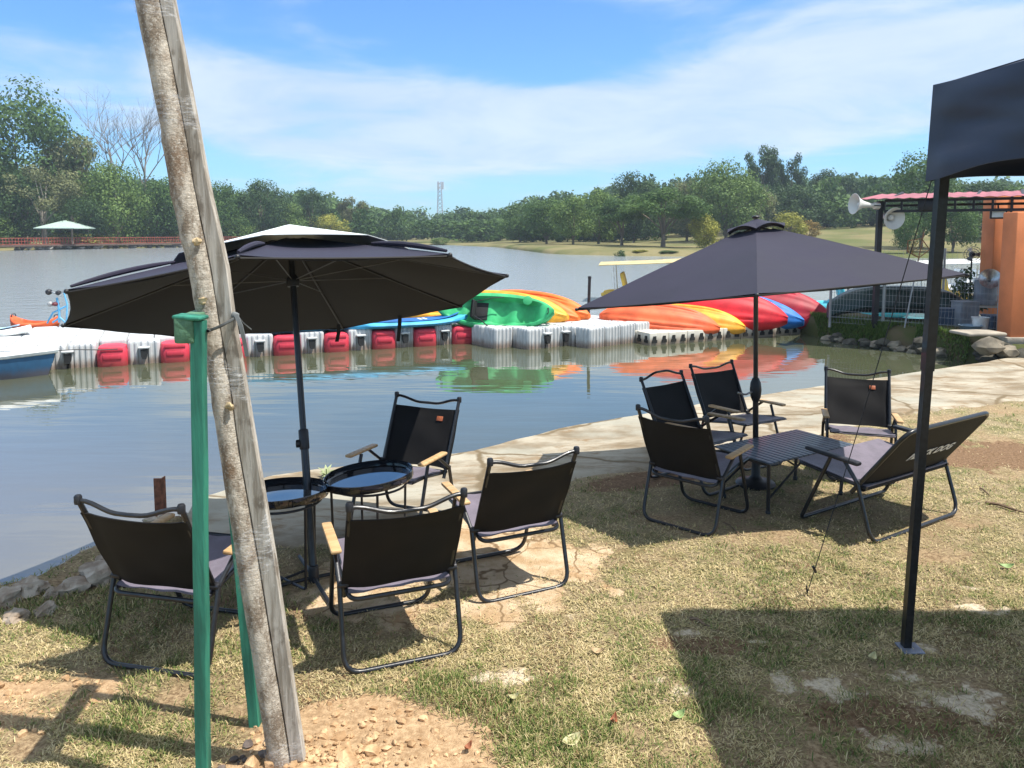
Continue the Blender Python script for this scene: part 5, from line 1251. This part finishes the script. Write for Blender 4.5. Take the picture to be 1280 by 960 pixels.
def pedal_boat(label, c, yaw, body, canopy_m, w=1.3, L=2.2, hc=.95):
    t = thing('pedal_boat', label, 'pedal boat', c, (0, 0, yaw), 'pedal boats on the lake'); z0 = 0
    for s in (-1, 1):
        r_ = []
        for i in range(15):
            x = -1 + 2 * i / 14; k = max(.05, 1 - abs(x) ** 3) ** .5; r_.append([Vector((x * L / 2, s * w * .32 + .22 * k * math.cos(a), .10 + .20 * k * math.sin(a) + .10 * abs(x) ** 3)) for a in [2 * math.pi * q / 12 for q in range(12)]])
        MB().loft(r_).build('pontoon', body, t)
    MB().box((0, 0, .28), (L * .62, w * .8, .10), None, .03).build('deck', body, t)
    for s in (-1, 1):
        se = MB(); se.box((-.25, s * .28, .40), (.42, .40, .10), None, .04); se.box((-.48, s * .28, .62), (.09, .40, .42), Euler((0, R(-14), 0)), .035); se.build('seat', body, t)
    if canopy_m:
        for sx in (-1, 1):
            for sy in (-1, 1): MB().tube([(sx * .7, sy * w * .36, .3), (sx * .75, sy * w * .38, hc)], .018, 6).build('canopy_post', mat('white_post', (.7, .7, .66), .5), t)
        MB().sheet([[(lerp(-1.15, 1.15, i / 8), lerp(-.75, .75, j / 6), hc + .05 + .07 * math.cos(j / 6 * 3.1416 - 1.5708) + .10 * (i / 8)) for j in range(7)] for i in range(9)], .018).build('canopy', canopy_m, t)
    return t
P_CREAM = plastic('cream_canopy', (.52, .42, .20), .5); P_YELB = plastic('yellow_boat', (.70, .44, .06)); P_TURQ = plastic('turquoise_boat', (.06, .42, .52))
c = at_d(800, 372, 22.5); pedal_boat('yellow pedal boat with cream roof on the lake, left of the right parasol', (c.x, c.y, WZ), R(-12), P_YELB, P_CREAM, hc=1.0)
c = at_d(872, 371, 23.5); pedal_boat('yellow pedal boat mostly hidden behind the right parasol', (c.x, c.y, WZ), R(10), P_YELB, P_CREAM, hc=1.05)
c = at_d(1075, 392, 18.6); pedal_boat('turquoise pedal boat behind the dark red kayak', (c.x, c.y, WZ), R(-15), P_TURQ, None)
c = at_d(1108, 388, 19.5); pedal_boat('turquoise pedal boat behind the dark green canoe', (c.x, c.y, WZ), R(5), P_TURQ, None)
c = at_d(1195, 384, 20.5); pedal_boat('cream and yellow pedal boat behind the fence right of the tent leg', (c.x, c.y, WZ), R(-5), P_YELB, plastic('white_canopy', (.75, .75, .72), .5), hc=1.1)
c = at_d(1222, 368, 25); pedal_boat('white pedal boat farther out behind the fence', (c.x, c.y, WZ), R(25), P_WHT, None)
def pile():
    b = at_d(734, 400, 14.9); tp = at_d(737, 348, 14.9); t = thing('mooring_pole', 'black mooring pole leaning beside the orange kayaks', 'pole', (b.x, b.y, WZ - .5))
    MB().tube([Vector((0, 0, 0)), Vector((tp.x - b.x, 0, tp.z - WZ + .5))], .030, 8).build('pole_shaft', BLACKM, t)
    MB().lathe([(0, 0), (.034, 0), (.034, .05), (0, .06)], 10, Matrix.Translation((tp.x - b.x, 0, tp.z - WZ + .49))).build('pole_cap', BLACKM, t)
pile()

# ================================================================== RIGHT BANK, SHED, FENCE
ORANGE = mat('orange_wall_paint', (.64, .205, .075), .75, 0, .16, 1.6, .12, 30, lo=.3, hi=.7)
STEEL_BK = mat('black_roof_steel', (.016, .016, .018), .5, .2, .2, 5)
BFR = [(5.2, 16.4), (5.75, 14.9), (5.95, 14.1), (6.35, 13.2), (6.97, 12.45), (7.05, 11.6), (7.6, 11.25), (14, 11.6)]
def shed_side():
    m = mat('mossy_bank', (.075, .085, .030), .95, 0, .3, 3, .6, 30, spec=.1, col2=(.12, .095, .055), detail=8)
    bx, by = zip(*BFR); V = []; xs_ = np.arange(5.55, 14, .12); tt = [-.5, -.25, -.1, 0, .12, .25, .45, .8, 1.4, 2.2, 3.0, 3.9]
    for x in xs_:
        y0 = np.interp(x, bx, by)
        for d in tt:
            y = y0 + d; h = lerp(WZ - .6, .09, float(sstep(d, -.5, .42))) if d < 3.0 else lerp(.09, WZ - .5, (d - 3.0) / .9)
            V.append((x, y, h + .035 * (float(fbm(x, y, 2.3, 4)) - .5) * (1 if d < .9 else .3)))
    n, C = len(xs_), len(tt); ii = np.arange(n * C).reshape(n, C)
    fast_mesh('bank', V, np.stack([ii[:-1, :-1], ii[1:, :-1], ii[1:, 1:], ii[:-1, 1:]], -1).reshape(-1), 4, m, True, None, 'structure')
    # weeds on the bank edge
    rg = np.random.default_rng(4); n = 9000; x = rg.uniform(5.85, 7.1, n); d = np.abs(rg.normal(.25, .22, n)); y = np.interp(x, bx, by) + d; z = WZ - .3 + .38 * sstep(d, -.5, .42) + .3
    keep = fbm(x, y, 1.7, 3) > .47; x, y, z = x[keep], y[keep], z[keep] - .33; n = len(x); a = rg.uniform(0, 6.28, n); L = rg.uniform(.03, .10, n)
    z = np.array([float(v) for v in lerp(WZ - .6, .09, sstep(y - np.interp(x, bx, by), -.5, .42))])
    p0 = np.stack([x - .012 * np.cos(a), y - .012 * np.sin(a), z], 1); p1 = np.stack([x + .012 * np.cos(a), y + .012 * np.sin(a), z], 1); p2 = np.stack([x + L * .5 * np.sin(a), y - L * .5 * np.cos(a) - .02, z + L], 1)
    fast_mesh('bank_grass', np.stack([p0, p1, p2], 1).reshape(-1, 3), np.arange(n * 3), 3, LEAF['light'], False, dict(tone=np.repeat(rg.random(n), 3)), 'stuff')
    # rubble wall at the waterline
    rr = random.Random(12); w = thing('rubble_wall', 'dark rubble stone wall along the waterline under the orange wall and the bank', 'wall', (7.0, 11.8, WZ)); o = w.location
    st = [mat('rubble_stone', (.20, .17, .125), .9, 0, .35, 6, .4, 25), mat('rubble_stone_dark', (.065, .06, .045), .9, 0, .4, 6, .4, 25)]
    for i in range(58):
        if i < 26: u = i / 26; x = lerp(5.95, 7.0, u) + rr.gauss(0, .04); y = np.interp(x, bx, by) - .12 + rr.gauss(0, .05); s = rr.uniform(.07, .13); z = WZ + rr.uniform(.0, .10)
        else: u = (i - 26) / 32; x = lerp(6.95, 9.2, u) + rr.gauss(0, .05); y = np.interp(x, bx, by) - .10 + rr.gauss(0, .08); s = rr.uniform(.08, .19); z = WZ + rr.uniform(.0, .30)
        MB().blob(Vector((x, y, z)) - o, (s * 1.25, s * .9, s * .72), i + 60, .32, 2, 1.3).build('stone', st[0 if rr.random() < (.35 if i < 26 else .6) else 1], w, angle=25)
    MB().blob(at_d(1236, 433, 11.15) - o, (.22, .15, .13), 91, .25, 2).build('stone', st[0], w, angle=25)
    MB().box(at_d(1222, 416, 11.5) - o, (.62, .45, .05), Euler((0, 0, .1)), .02).build('capstone', mat('concrete_cap', (.33, .29, .23), .9, 0, .2, 5, .3, 30), w)
    # orange walls
    b = thing('orange_wall', 'sunlit orange plastered wall end at the right edge, on the rubble wall', 'wall', (8.15, 11.75, .10))
    z1 = at_d(1268, 265, 11.55).z; MB().box((.05, 0, (z1 - .1) / 2), (1.25, .34, z1 - .1), None, .012).build('plaster', ORANGE, b); MB().box((.05, 0, -.06), (1.40, .42, .14), None, .02).build('footing', mat('concrete_cap', (.42, .38, .31)), b)
    p = at_d(1249, 340, 15.0); zt = at_d(1249, 244, 15.0).z; b = thing('orange_pillar', 'taller shaded orange pillar under the red roof, behind the orange wall end', 'pillar', (p.x, 15.0, .08))
    wp = 34 / FPX * 15.0; MB().box((-.12, 0, (zt - .08) / 2), (wp * .55, .40, zt - .08), None, .01).build('plaster', ORANGE, b); MB().box((.22, .03, (zt - .08) / 2), (wp * .70, .40, zt - .10), None, .01).build('plaster', ORANGE, b)
    MB().box((.035, -.165, (zt - .08) / 2), (.035, .10, zt - .14)).build('downpipe', STEEL_BK, b)
    # steel roof frame
    E0 = Vector((6.04, 13.4, 2.27)); ed = Vector((2.02, -1.30, 0)).normalized(); bd = Vector((-ed.y, ed.x, 0)); LR = 4.6
    s = thing('open_shed', 'open shed roof of red corrugated sheet on black steel truss and post at the right', 'shed', (E0.x, E0.y, 0)); o = s.location
    g = []
    for j in range(6):
        v = j / 5; g.append([E0 + ed * u + bd * (v * 2.6) + Vector((0, 0, .19 * v +   .007 * math.cos(u * 2 * math.pi / .19))) - o for u in np.arange(0, LR, .19 / 6)])
    MB().sheet(g, .006).build('roof', mat('red_roof_sheet', (.36, .10, .115), .5, .1, .12, 2), s, angle=60)
    t0 = E0 + bd * .22; fr = MB()
    for z in (2.24, 2.06): fr.box(t0 + ed * (LR / 2 + .25) + Vector((0, 0, z - E0.z)) - o, (LR - .2, .05, .045), Euler((0, 0, math.atan2(ed.y, ed.x))))
    for k in range(17): fr.box(t0 + ed * (.35 + k * .265) + Vector((0, 0, 2.15 - E0.z)) - o, (.035, .035, .16), Euler((0, 0, math.atan2(ed.y, ed.x))))
    t1 = t0 + bd * 2.1
    for z in (2.40, 2.22): fr.box(t1 + ed * (LR / 2) + Vector((0, 0, z - E0.z)) - o, (LR - .2, .05, .045), Euler((0, 0, math.atan2(ed.y, ed.x))))
    for k in range(7): fr.box(t0 + ed * (.4 + k * .65) + bd * 1.05 + Vector((0, 0, 2.335 - E0.z + .02)) - o, (.04, 2.2, .04), Euler((R(5.9), 0, math.atan2(ed.y, ed.x))))
    fr.build('truss', STEEL_BK, s)
    pp = at_d(1098, 300, 13.45); MB().box(Vector((pp.x, 13.45, 1.13)) - o, (.085, .085, 2.22)).build('post', STEEL_BK, s)
    q = t0 + ed * 3.9; MB().box(Vector((q.x, q.y, 1.13)) - o, (.085, .085, 2.22)).build('post', STEEL_BK, s)
    q = t1 + ed * 3.4; MB().box(Vector((q.x, q.y, 1.2)) - o, (.085, .085, 2.4)).build('post', STEEL_BK, s)
    fl = at_d(1248, 267, 12.55); f = thing('floodlight', 'small black floodlight with pale glass under the red roof truss', 'floodlight', fl, (0, 0, -.4))
    MB().box((0, 0, 0), (.24, .07, .17), None, .012).build('housing', BLACKM, f); MB().box((0, -.037, 0), (.19, .006, .12)).build('glass', mat('floodlight_glass', (.62, .66, .60), .25), f); MB().tube([(0, .03, .06), (0, .06, .14)], .012, 6).build('bracket', BLACKM, f)
    MB().box(t0 + ed * .98 + Vector((0, -.04, 2.15 - E0.z)) - o, (.24, .14, .17), Euler((0, 0, math.atan2(ed.y, ed.x))), .01).build('junction_box', STEEL_BK, s)
    # horn loudspeakers
    def horn(label, c, d, rad, ln):
        h = thing('horn_loudspeaker', label, 'loudspeaker', c, Vector(d).to_track_quat('Z', 'Y').to_euler(), 'horn loudspeakers on the shed post')
        hm = mat('horn_grey', (.62, .62, .58), .5, 0, .06, 3); m_ = MB(); pr = [(.035, 0), (.045, ln * .3), (.065, ln * .55), (.11, ln * .8), (rad, ln), (rad * 1.03, ln + .005), (rad * .99, ln + .008), (.10, ln * .80), (.055, ln * .55), (.02, ln * .35), (.0, ln * .34)]
        m_.lathe(pr, 30); m_.build('bell', hm, h); MB().lathe([(0, -.10), (.055, -.10), (.06, -.09), (.06, -.01), (.04, .0), (0, 0)], 20).build('driver', hm, h)
        MB().tube([(.05, 0, .02), (.09, 0, -.06), (.05, 0, -.12)], .010, 6).build('bracket', STEEL_BK, h); MB().lathe([(0, ln * .5), (.04, ln * .5), (.05, ln * .72), (.03, ln * .80), (0, ln * .80)], 16).build('inner_cone', hm, h)
    horn('pale grey horn loudspeaker pointing left from the shed post', at_d(1092, 257, 13.35), (-1, -.12, .08), .175, .36)
    horn('pale grey horn loudspeaker facing the camera right of the shed post', at_d(1104, 270, 13.6), (.10, -1, -.15), .185, .34)
    # welded wire fence
    def fence(label, P, Q, z0, z1, folds, px_post, step=.055, wire=.0022):
        f = thing('wire_fence', label, 'fence', (P.x, P.y, z0), 0, 'welded wire fences on the bank'); d = (Q - P); L = d.length; d = d.normalized(); nrm = Vector((d.y, -d.x, 0)); wm = mat('galvanised_wire', (.30, .31, .31), .5, .3, .1, 5)
        prof = []
        for k in range(25):
            z = lerp(0, z1 - z0, k / 24); off = sum(.045 * max(0, 1 - abs(z - fz) / .05) for fz in folds); prof.append((z, off))
        m_ = MB()
        for k in range(int(L / step)): m_.tube([d * (k * step) + nrm * off + Vector((0, 0, z)) for z, off in prof], wire, 4)
        for z, off in prof[::3] + [(fz, .045) for fz in folds]: m_.tube([nrm * off + Vector((0, 0, z)), d * L + nrm * off + Vector((0, 0, z))], wire, 4)
        m_.build('mesh_panel', wm, f, False)
        for u in px_post: MB().tube([d * (L * u) + Vector((0, .03, -.1)), d * (L * u) + Vector((0, .03, z1 - z0 + .03))], .026, 8).build('fence_post', mat('galvanised_post', (.28, .29, .29), .5, .3, .15, 5), f)
    P = at_d(1038, 404, 14.0); Q = at_d(1256, 414, 12.15); P.z = Q.z = 0
    fence('grey welded wire fence in front of the dark green canoe on the bank', P, Q, .06, .93, (.10, .22), (0, .335, .97))
    P = Vector((7.3, 16.6, 0)); Q = Vector((11.2, 16.2, 0)); fence('grey wire fence behind the shed, beyond the orange pillar', P, Q, .05, 1.33, (), (0, .5, 1), .10)
    # landing net
    a = at_d(1131, 402, 13.0); a.z = .08; tp = at_d(1155, 290, 13.0); n_ = thing('landing_net', 'triangular landing net on a long pole leaning at the fence', 'net', a); k = tp - a
    MB().tube([Vector(), k * .62], .012, 6).build('handle', mat('net_pole', (.30, .32, .33), .5, .3), n_); MB().tube([k * .60, k], .010, 6).build('tip_stick', mat('brown_stick', (.25, .13, .07), .8), n_)
    tri = [at_d(1135, 301, 13.0) - a, at_d(1152, 298, 12.9) - a, at_d(1162, 312, 13.0) - a, at_d(1149, 322, 13.0) - a, at_d(1134, 314, 13.05) - a]
    MB().tube(tri, .010, 6, True).build('net_frame', mat('brown_stick', (.25, .13, .07)), n_)
    nm = MB(); cen = sum(tri, Vector()) / 5 + Vector((0, .16, -.08))
    for i in range(15):
        p0 = tri[i * 5 // 15]; p1 = tri[(i * 5 // 15 + 1) % 5]; e = lerp(p0, p1, (i * 5 / 15) % 1); nm.tube([e, lerp(e, cen, .5) + Vector((0, .05, -.02)), cen], .004, 4)
    for f_ in (.3, .55, .8): nm.tube([lerp(p, cen, f_) + Vector((0, .04, -.01)) for p in tri], .0035, 4, True)
    nm.build('netting', mat('tan_netting', (.30, .22, .09), .8), n_)
    # clutter by the orange wall
    grey = mat('grey_plastic', (.22, .24, .27), .55, 0, .15, 5); blu = mat('dark_blue_plastic', (.05, .08, .13), .5); whp = mat('white_plastic', (.6, .6, .58), .5)
    def crate(label, c, sz, m_, yaw):
        t = thing('crate', label, 'crate', c, (0, 0, yaw), 'crates by the wire fence'); w_, d_, h_ = sz; k = MB()
        for (x, y, a_, b_) in ((0, -d_ / 2, w_, .012), (0, d_ / 2, w_, .012), (-w_ / 2, 0, .012, d_ - .014), (w_ / 2, 0, .012, d_ - .014)): k.box((x, y, h_ / 2), (a_, b_, h_))
        for q in range(7): k.box((lerp(-w_ / 2, w_ / 2, q / 6), -d_ / 2 - .008, h_ / 2), (.012, .006, h_))
        k.box((0, 0, .008), (w_ - .02, d_ - .02, .016)); k.build('crate_body', m_, t); MB().box((0, 0, h_ - .012), (w_ + .03, d_ + .03, .022), None, .006).build('rim', m_, t)
    def low(x, y, D, z): p = at_d(x, y, D); p.z = z; return p
    crate('tall grey ribbed crate behind the fence right of the tent leg', low(1205, 400, 13.2, .10), (.30, .28, .42), grey, .1); crate('dark blue crate between the grey crate and the canoe', low(1176, 402, 13.4, .10), (.36, .3, .28), blu, -.1); crate('dark crate beneath the wire fence beside the orange wall', low(1246, 404, 12.6, .12), (.34, .3, .22), blu, .05)
    d_ = low(1230, 400, 13.6, .12); t = thing('drum', 'grey cylindrical drum on the clutter table behind the fence', 'drum', (d_.x, d_.y, .42)); MB().lathe([(0, 0), (.17, 0), (.18, .02), (.18, .16), (.187, .18), (.18, .2), (.18, .40), (.187, .42), (.17, .44), (0, .44)], 24).build('drum_body', grey, t); MB().lathe([(.175, .44), (.192, .44), (.192, .465), (.15, .47), (0, .47)], 24).build('lid', whp, t)
    tb = thing('work_table', 'low grey work table holding the drum behind the fence', 'table', (d_.x + .05, d_.y, .08)); MB().box((0, 0, .32), (.9, .6, .03), None, .006).build('tabletop', mat('concrete_cap', (.42, .38, .31)), tb)
    for sx in (-1, 1):
        for sy in (-1, 1): MB().box((sx * .4, sy * .25, .15), (.04, .04, .30)).build('leg', STEEL_BK, tb)
    y_ = Vector((d_.x + .27, d_.y - .16, .418)); t = thing('tray', 'small yellow plastic tray beside the grey drum', 'tray', y_); MB().box((0, 0, .03), (.22, .14, .06), None, .02).build('tray_body', plastic('yellow_tray', (.70, .42, .04)), t); MB().box((0, 0, .064), (.24, .16, .012), None, .005).build('rim', plastic('yellow_tray', (.70, .42, .04)), t)
    c = low(1225, 408, 12.3, .11); t = thing('bucket', 'white bucket at the foot of the fence by the orange wall', 'bucket', c); MB().lathe([(0, 0), (.10, 0), (.125, .22), (.135, .225), (.125, .23), (.11, .20), (.09, .02), (0, .02)], 22).build('pail', whp, t); MB().tube([(.125 * math.cos(a_), .02, .21 - .12 * math.sin(a_)) for a_ in np.linspace(0, 3.14, 9)], .004, 5).build('bail_handle', CHROME, t)
    c = low(1213, 409, 12.2, .11); t = thing('basin', 'blue grey basin left of the white bucket', 'basin', c); MB().lathe([(0, 0), (.12, 0), (.165, .10), (.175, .105), (.165, .11), (.115, .015), (0, .015)], 22).build('bowl', mat('blue_grey_plastic', (.16, .22, .27), .5), t); MB().tube([(.168 * math.cos(a_), .168 * math.sin(a_), .107) for a_ in np.linspace(0, 6.28, 22)[:-1]], .008, 5, True).build('rim', mat('blue_grey_plastic', (.16, .22, .27)), t)
    def fan(label, px, py, D, rad, zb, tilt=0., mcol=None):
        c = at_d(px, py, D); t = thing('pedestal_fan', label, 'fan', (c.x, D, zb), (0, 0, tilt), 'pedestal fans by the shed'); h = c.z - zb; wm = mcol or mat('fan_guard_white', (.55, .54, .52), .5)
        g_ = MB(); ax_ = Matrix.Translation((0, -.06, h)) @ Matrix.Rotation(R(90), 4, 'X')
        for rr_ in (rad, rad * .72, rad * .42): g_.tube([ax_ @ Vector((rr_ * math.cos(q), rr_ * math.sin(q), .05 * (1 - rr_ / rad))) for q in np.linspace(0, 6.2832, 25)[:-1]], .006, 5, True)
        for k in range(18):
            q = k * 6.2832 / 18; g_.tube([ax_ @ Vector((.03 * math.cos(q), .03 * math.sin(q), .06)), ax_ @ Vector((rad * math.cos(q), rad * math.sin(q), 0))], .0035, 4)
        g_.build('guard', wm, t); bl = MB()
        for k in range(3):
            q = k * 2.094; bl.sheet([[ax_ @ Vector((r_ * math.cos(q + s_), r_ * math.sin(q + s_), -.02 + .05 * s_)) for s_ in (-.38, 0, .38)] for r_ in (.04, rad * .5, rad * .88)], .004)
        bl.build('blades', grey, t); MB().lathe([(0, -.12), (.05, -.12), (.06, -.08), (.05, 0), (0, .01)], 14, ax_).build('motor', BLACKM, t); MB().tube([(0, 0, .03), (0, 0, h)], .016, 8).build('stand', BLACKM, t); MB().lathe([(0, 0), (.17, 0), (.17, .02), (.03, .04), (0, .04)], 20).build('base', BLACKM, t)
    fan('white wire guard fan beside the orange wall', 1260, 331, 12.9, .145, .08, .2); fan('grey wire guard fan on a thin stand behind the fence', 1215, 318, 15.4, .16, .06, -.3, mat('fan_guard_grey', (.22, .22, .23), .5))
    c = at_d(1237, 350, 13.35); t = thing('funnel', 'big dented metal funnel standing above the grey drum', 'funnel', c, Euler((R(70), 0, R(-25)))); MB().lathe([(.03, -.16), (.035, -.04), (.17, .08), (.178, .085), (.165, .08), (.03, -.03), (.025, -.15)], 24).build('cone', CHROME, t); MB().tube([(0, 0, -.14), (0, -.12, -.20)], .012, 6).build('spout', CHROME, t)
    # potted bush in the clutter
    V, tone = leaf_quads([(0, 0, .35, .16), (.15, .05, .45, .13), (-.16, 0, .42, .13), (.05, -.05, .22, .14), (-.05, .05, .58, .10)], 700, .028, np.random.default_rng(8)); c = low(1213, 400, 13.9, .08); t = thing('potted_bush', 'small leafy shrub among the clutter right of the tent leg', 'plant', c)
    cr = fast_mesh('foliage', V * np.array([1.3, 1.2, 1.5]), np.arange(len(V)), 4, LEAF['dark'], False, dict(tone=tone)); cr.parent = t; MB().tube([(0, 0, 0), (.02, 0, .3), (.05, 0, .6)], .012, 6).build('stem', BARK, t)
shed_side()

# ================================================================== SHORE DETAILS
def shore_details():
    rk = mat('shore_rock', (.46, .39, .31), .92, 0, .25, 9, .6, 40, col2=(.22, .16, .11), detail=8)
    spec = [(38, 742, .115, .07, 'pale split boulder at the water edge left of the nearest chair'), (8, 752, .13, .06, 'pale flat rock at the left edge of the photo by the water'), (66, 747, .05, .045, 'small dark rock touching the right side of the pale boulder'),
            (90, 738, .13, .05, 'brown rock on the bank between the pale boulder and the chair leg'), (128, 722, .17, .07, 'long brown bank rock behind the chair frame'), (160, 706, .20, .08, 'largest flat bank rock directly behind the left chair'), (58, 765, .07, .035, 'half buried brown stone in the grass below the pale boulder'), (20, 775, .09, .04, 'reddish half buried stone near the left edge'), (205, 694, .14, .05, 'pale bank rock under the left chair seat')]
    for i, (x, y, s, h, lb) in enumerate(spec):
        p = gpt(x, y); o = MB().blob((0, 0, h * .2), (s * .72, s * .52, h * .85), 20 + i, .42, 3, 1.5).build('rock', rk, None, angle=22, loc=p); o.rotation_euler = (0, 0, i * 1.3); tag(o, lb, 'rock', 'rocks at the left water edge')
    rr = random.Random(21); m = MB()
    for i in range(170):
        x = rr.uniform(-3.2, -2.0); y = float(yshore(x)) - rr.uniform(.0, .45); s = rr.uniform(.012, .05); m.blob((x, y, gz(x, y) + s * .1), (s, s * .8, s * .6), i + 7, .35, 1)
    m.build('shore_gravel', rk, kind='stuff', angle=25)
    # rusty angle post
    b = at_z(199, 640, -.12); h = at_d(199, 598, b.y).z - b.z; t = MB(); w = .027
    t.loft([[Vector((x, y, z)) for x, y in ((-w, -.004), (w, -.004), (w, .05), (w - .008, .05), (w - .008, .004), (-w, .004))] for z in (-.4, h)])
    o = t.build('angle_post', mat('rusty_steel', (.22, .085, .045), .85, .1, .4, 25, .4, 90), None, angle=30, loc=b); tag(o, 'short rusty steel angle post standing at the slab edge behind the left chair', 'post')
    # weed tuft at the slab edge
    V, tone = [], []; rg = np.random.default_rng(3); c = at_z(408, 596, -.13)
    t = thing('weed', 'small pale green weed growing at the slab edge behind the round tray tables', 'weed', c)
    mb = MB()
    for k in range(16):
        a = rg.uniform(0, 6.28); L = rg.uniform(.05, .12); up = rg.uniform(.3, 1.1); pts = [Vector((0, 0, 0)), Vector((math.cos(a) * L * .4, math.sin(a) * L * .4, L * up * .6)), Vector((math.cos(a) * L * .85, math.sin(a) * L * .85, L * up * .75))]
        sd = Vector((-math.sin(a), math.cos(a), 0)) * .012; mb.sheet([[pts[0] - sd * .3, pts[0] + sd * .3], [pts[1] - sd, pts[1] + sd], [pts[2] - sd * .15, pts[2] + sd * .15]], .001)
    mb.build('leaves', mat('weed_leaf', (.40, .45, .24), .6, transl=.25), t); MB().tube([(0, 0, -.02), (0, 0, .06)], .004, 5).build('stem', LEAF['light'], t)
    # fallen leaves
    lm = {'tan': mat('fallen_leaf_tan', (.50, .36, .20), .7, 0, .2, 30), 'rust': mat('fallen_leaf_rust', (.36, .13, .06), .7, 0, .3, 30), 'pale': mat('fallen_leaf_pale', (.50, .46, .24), .7, 0, .2, 30), 'green': mat('fallen_leaf_green', (.26, .36, .13), .6, 0, .2, 30)}
    for i, (x, y, L, c_, yaw, lb) in enumerate(((747, 819, .055, 'tan', -.3, 'tan fallen leaf alone in the middle of the lawn'), (714, 932, .075, 'pale', .6, 'large pale yellow fallen leaf nearest the bottom edge'), (848, 900, .055, 'green', .5, 'pale green fallen leaf beside the tent shadow'), (767, 907, .04, 'rust', 1.2, 'small rust red curled leaf between the yellow and green leaves'), (1258, 712, .07, 'green', -.2, 'pale green fallen leaf in the sunlit grass right of the tent leg'), (1090, 827, .05, 'pale', .8, 'pale fallen leaf in the tent shadow left of the leg'), (642, 877, .04, 'pale', .2, 'small pale leaf left of the yellow leaf'), (585, 940, .035, 'rust', .9, 'small reddish leaf at the soil mound edge'))):
        p = gpt(x, y, .012); g = []
        for a in range(9):
            u = a / 8; wv = L * .30 * math.sin(math.pi * u) ** .8; g.append([(L * (u - .5), wv * s_, .008 * abs(s_) + .014 * (u - .5) ** 2 * 8 * (.5 if i != 3 else .8)) for s_ in (-1, -.5, 0, .5, 1)])
        o = MB().sheet(g, .0008).build('fallen_leaf', lm[c_], None, loc=p, rot=(.1, -.08, yaw)); tag(o, lb, 'leaf', 'fallen leaves on the lawn')
    tm = mat('twig_bark', (.16, .105, .065), .9, 0, .3, 30)
    for x0_, y0_, x1_, y1_, r_, lb in ((1232, 630, 1282, 643, .011, 'dark stick lying on the lawn behind the tent leg, at the right edge'), (862, 776, 888, 786, .007, 'short curved twig at the tip of the tent shadow'), (905, 655, 928, 672, .005, 'thin pale twig by the foot of the chair left of the slatted table'), (1225, 612, 1238, 622, .006, 'small twig near the right end of the bench')):
        a = gpt(x0_, y0_, .010); b = gpt(x1_, y1_, .010); d = b - a
        o = MB().tube([Vector(), d * .35 + Vector((.004, .012, .006)), d * .7 + Vector((-.003, -.008, .004)), d], [r_, r_ * .9, r_ * .75, r_ * .4], 6).build('twig', tm, None, loc=a); tag(o, lb, 'twig', 'twigs on the lawn')
shore_details()

# ================================================================== AIR
def haze():
    m = bpy.data.materials.new('haze_air'); m.use_nodes = True; N = NT(m.node_tree)
    for n in list(N.n):
        if n.type == 'BSDF_PRINCIPLED': N.n.remove(n)
    v = N.node('ShaderNodeVolumePrincipled', Color=(.72, .84, 1.0, 1), Density=.0007); v.inputs['Anisotropy'].default_value = .2
    N.l.new(v.outputs[0], N.n['Material Output'].inputs['Volume'])
    MB().box((0, 185, 14), (900, 460, 36)).build('haze', m, None, False, kind='stuff')
haze()
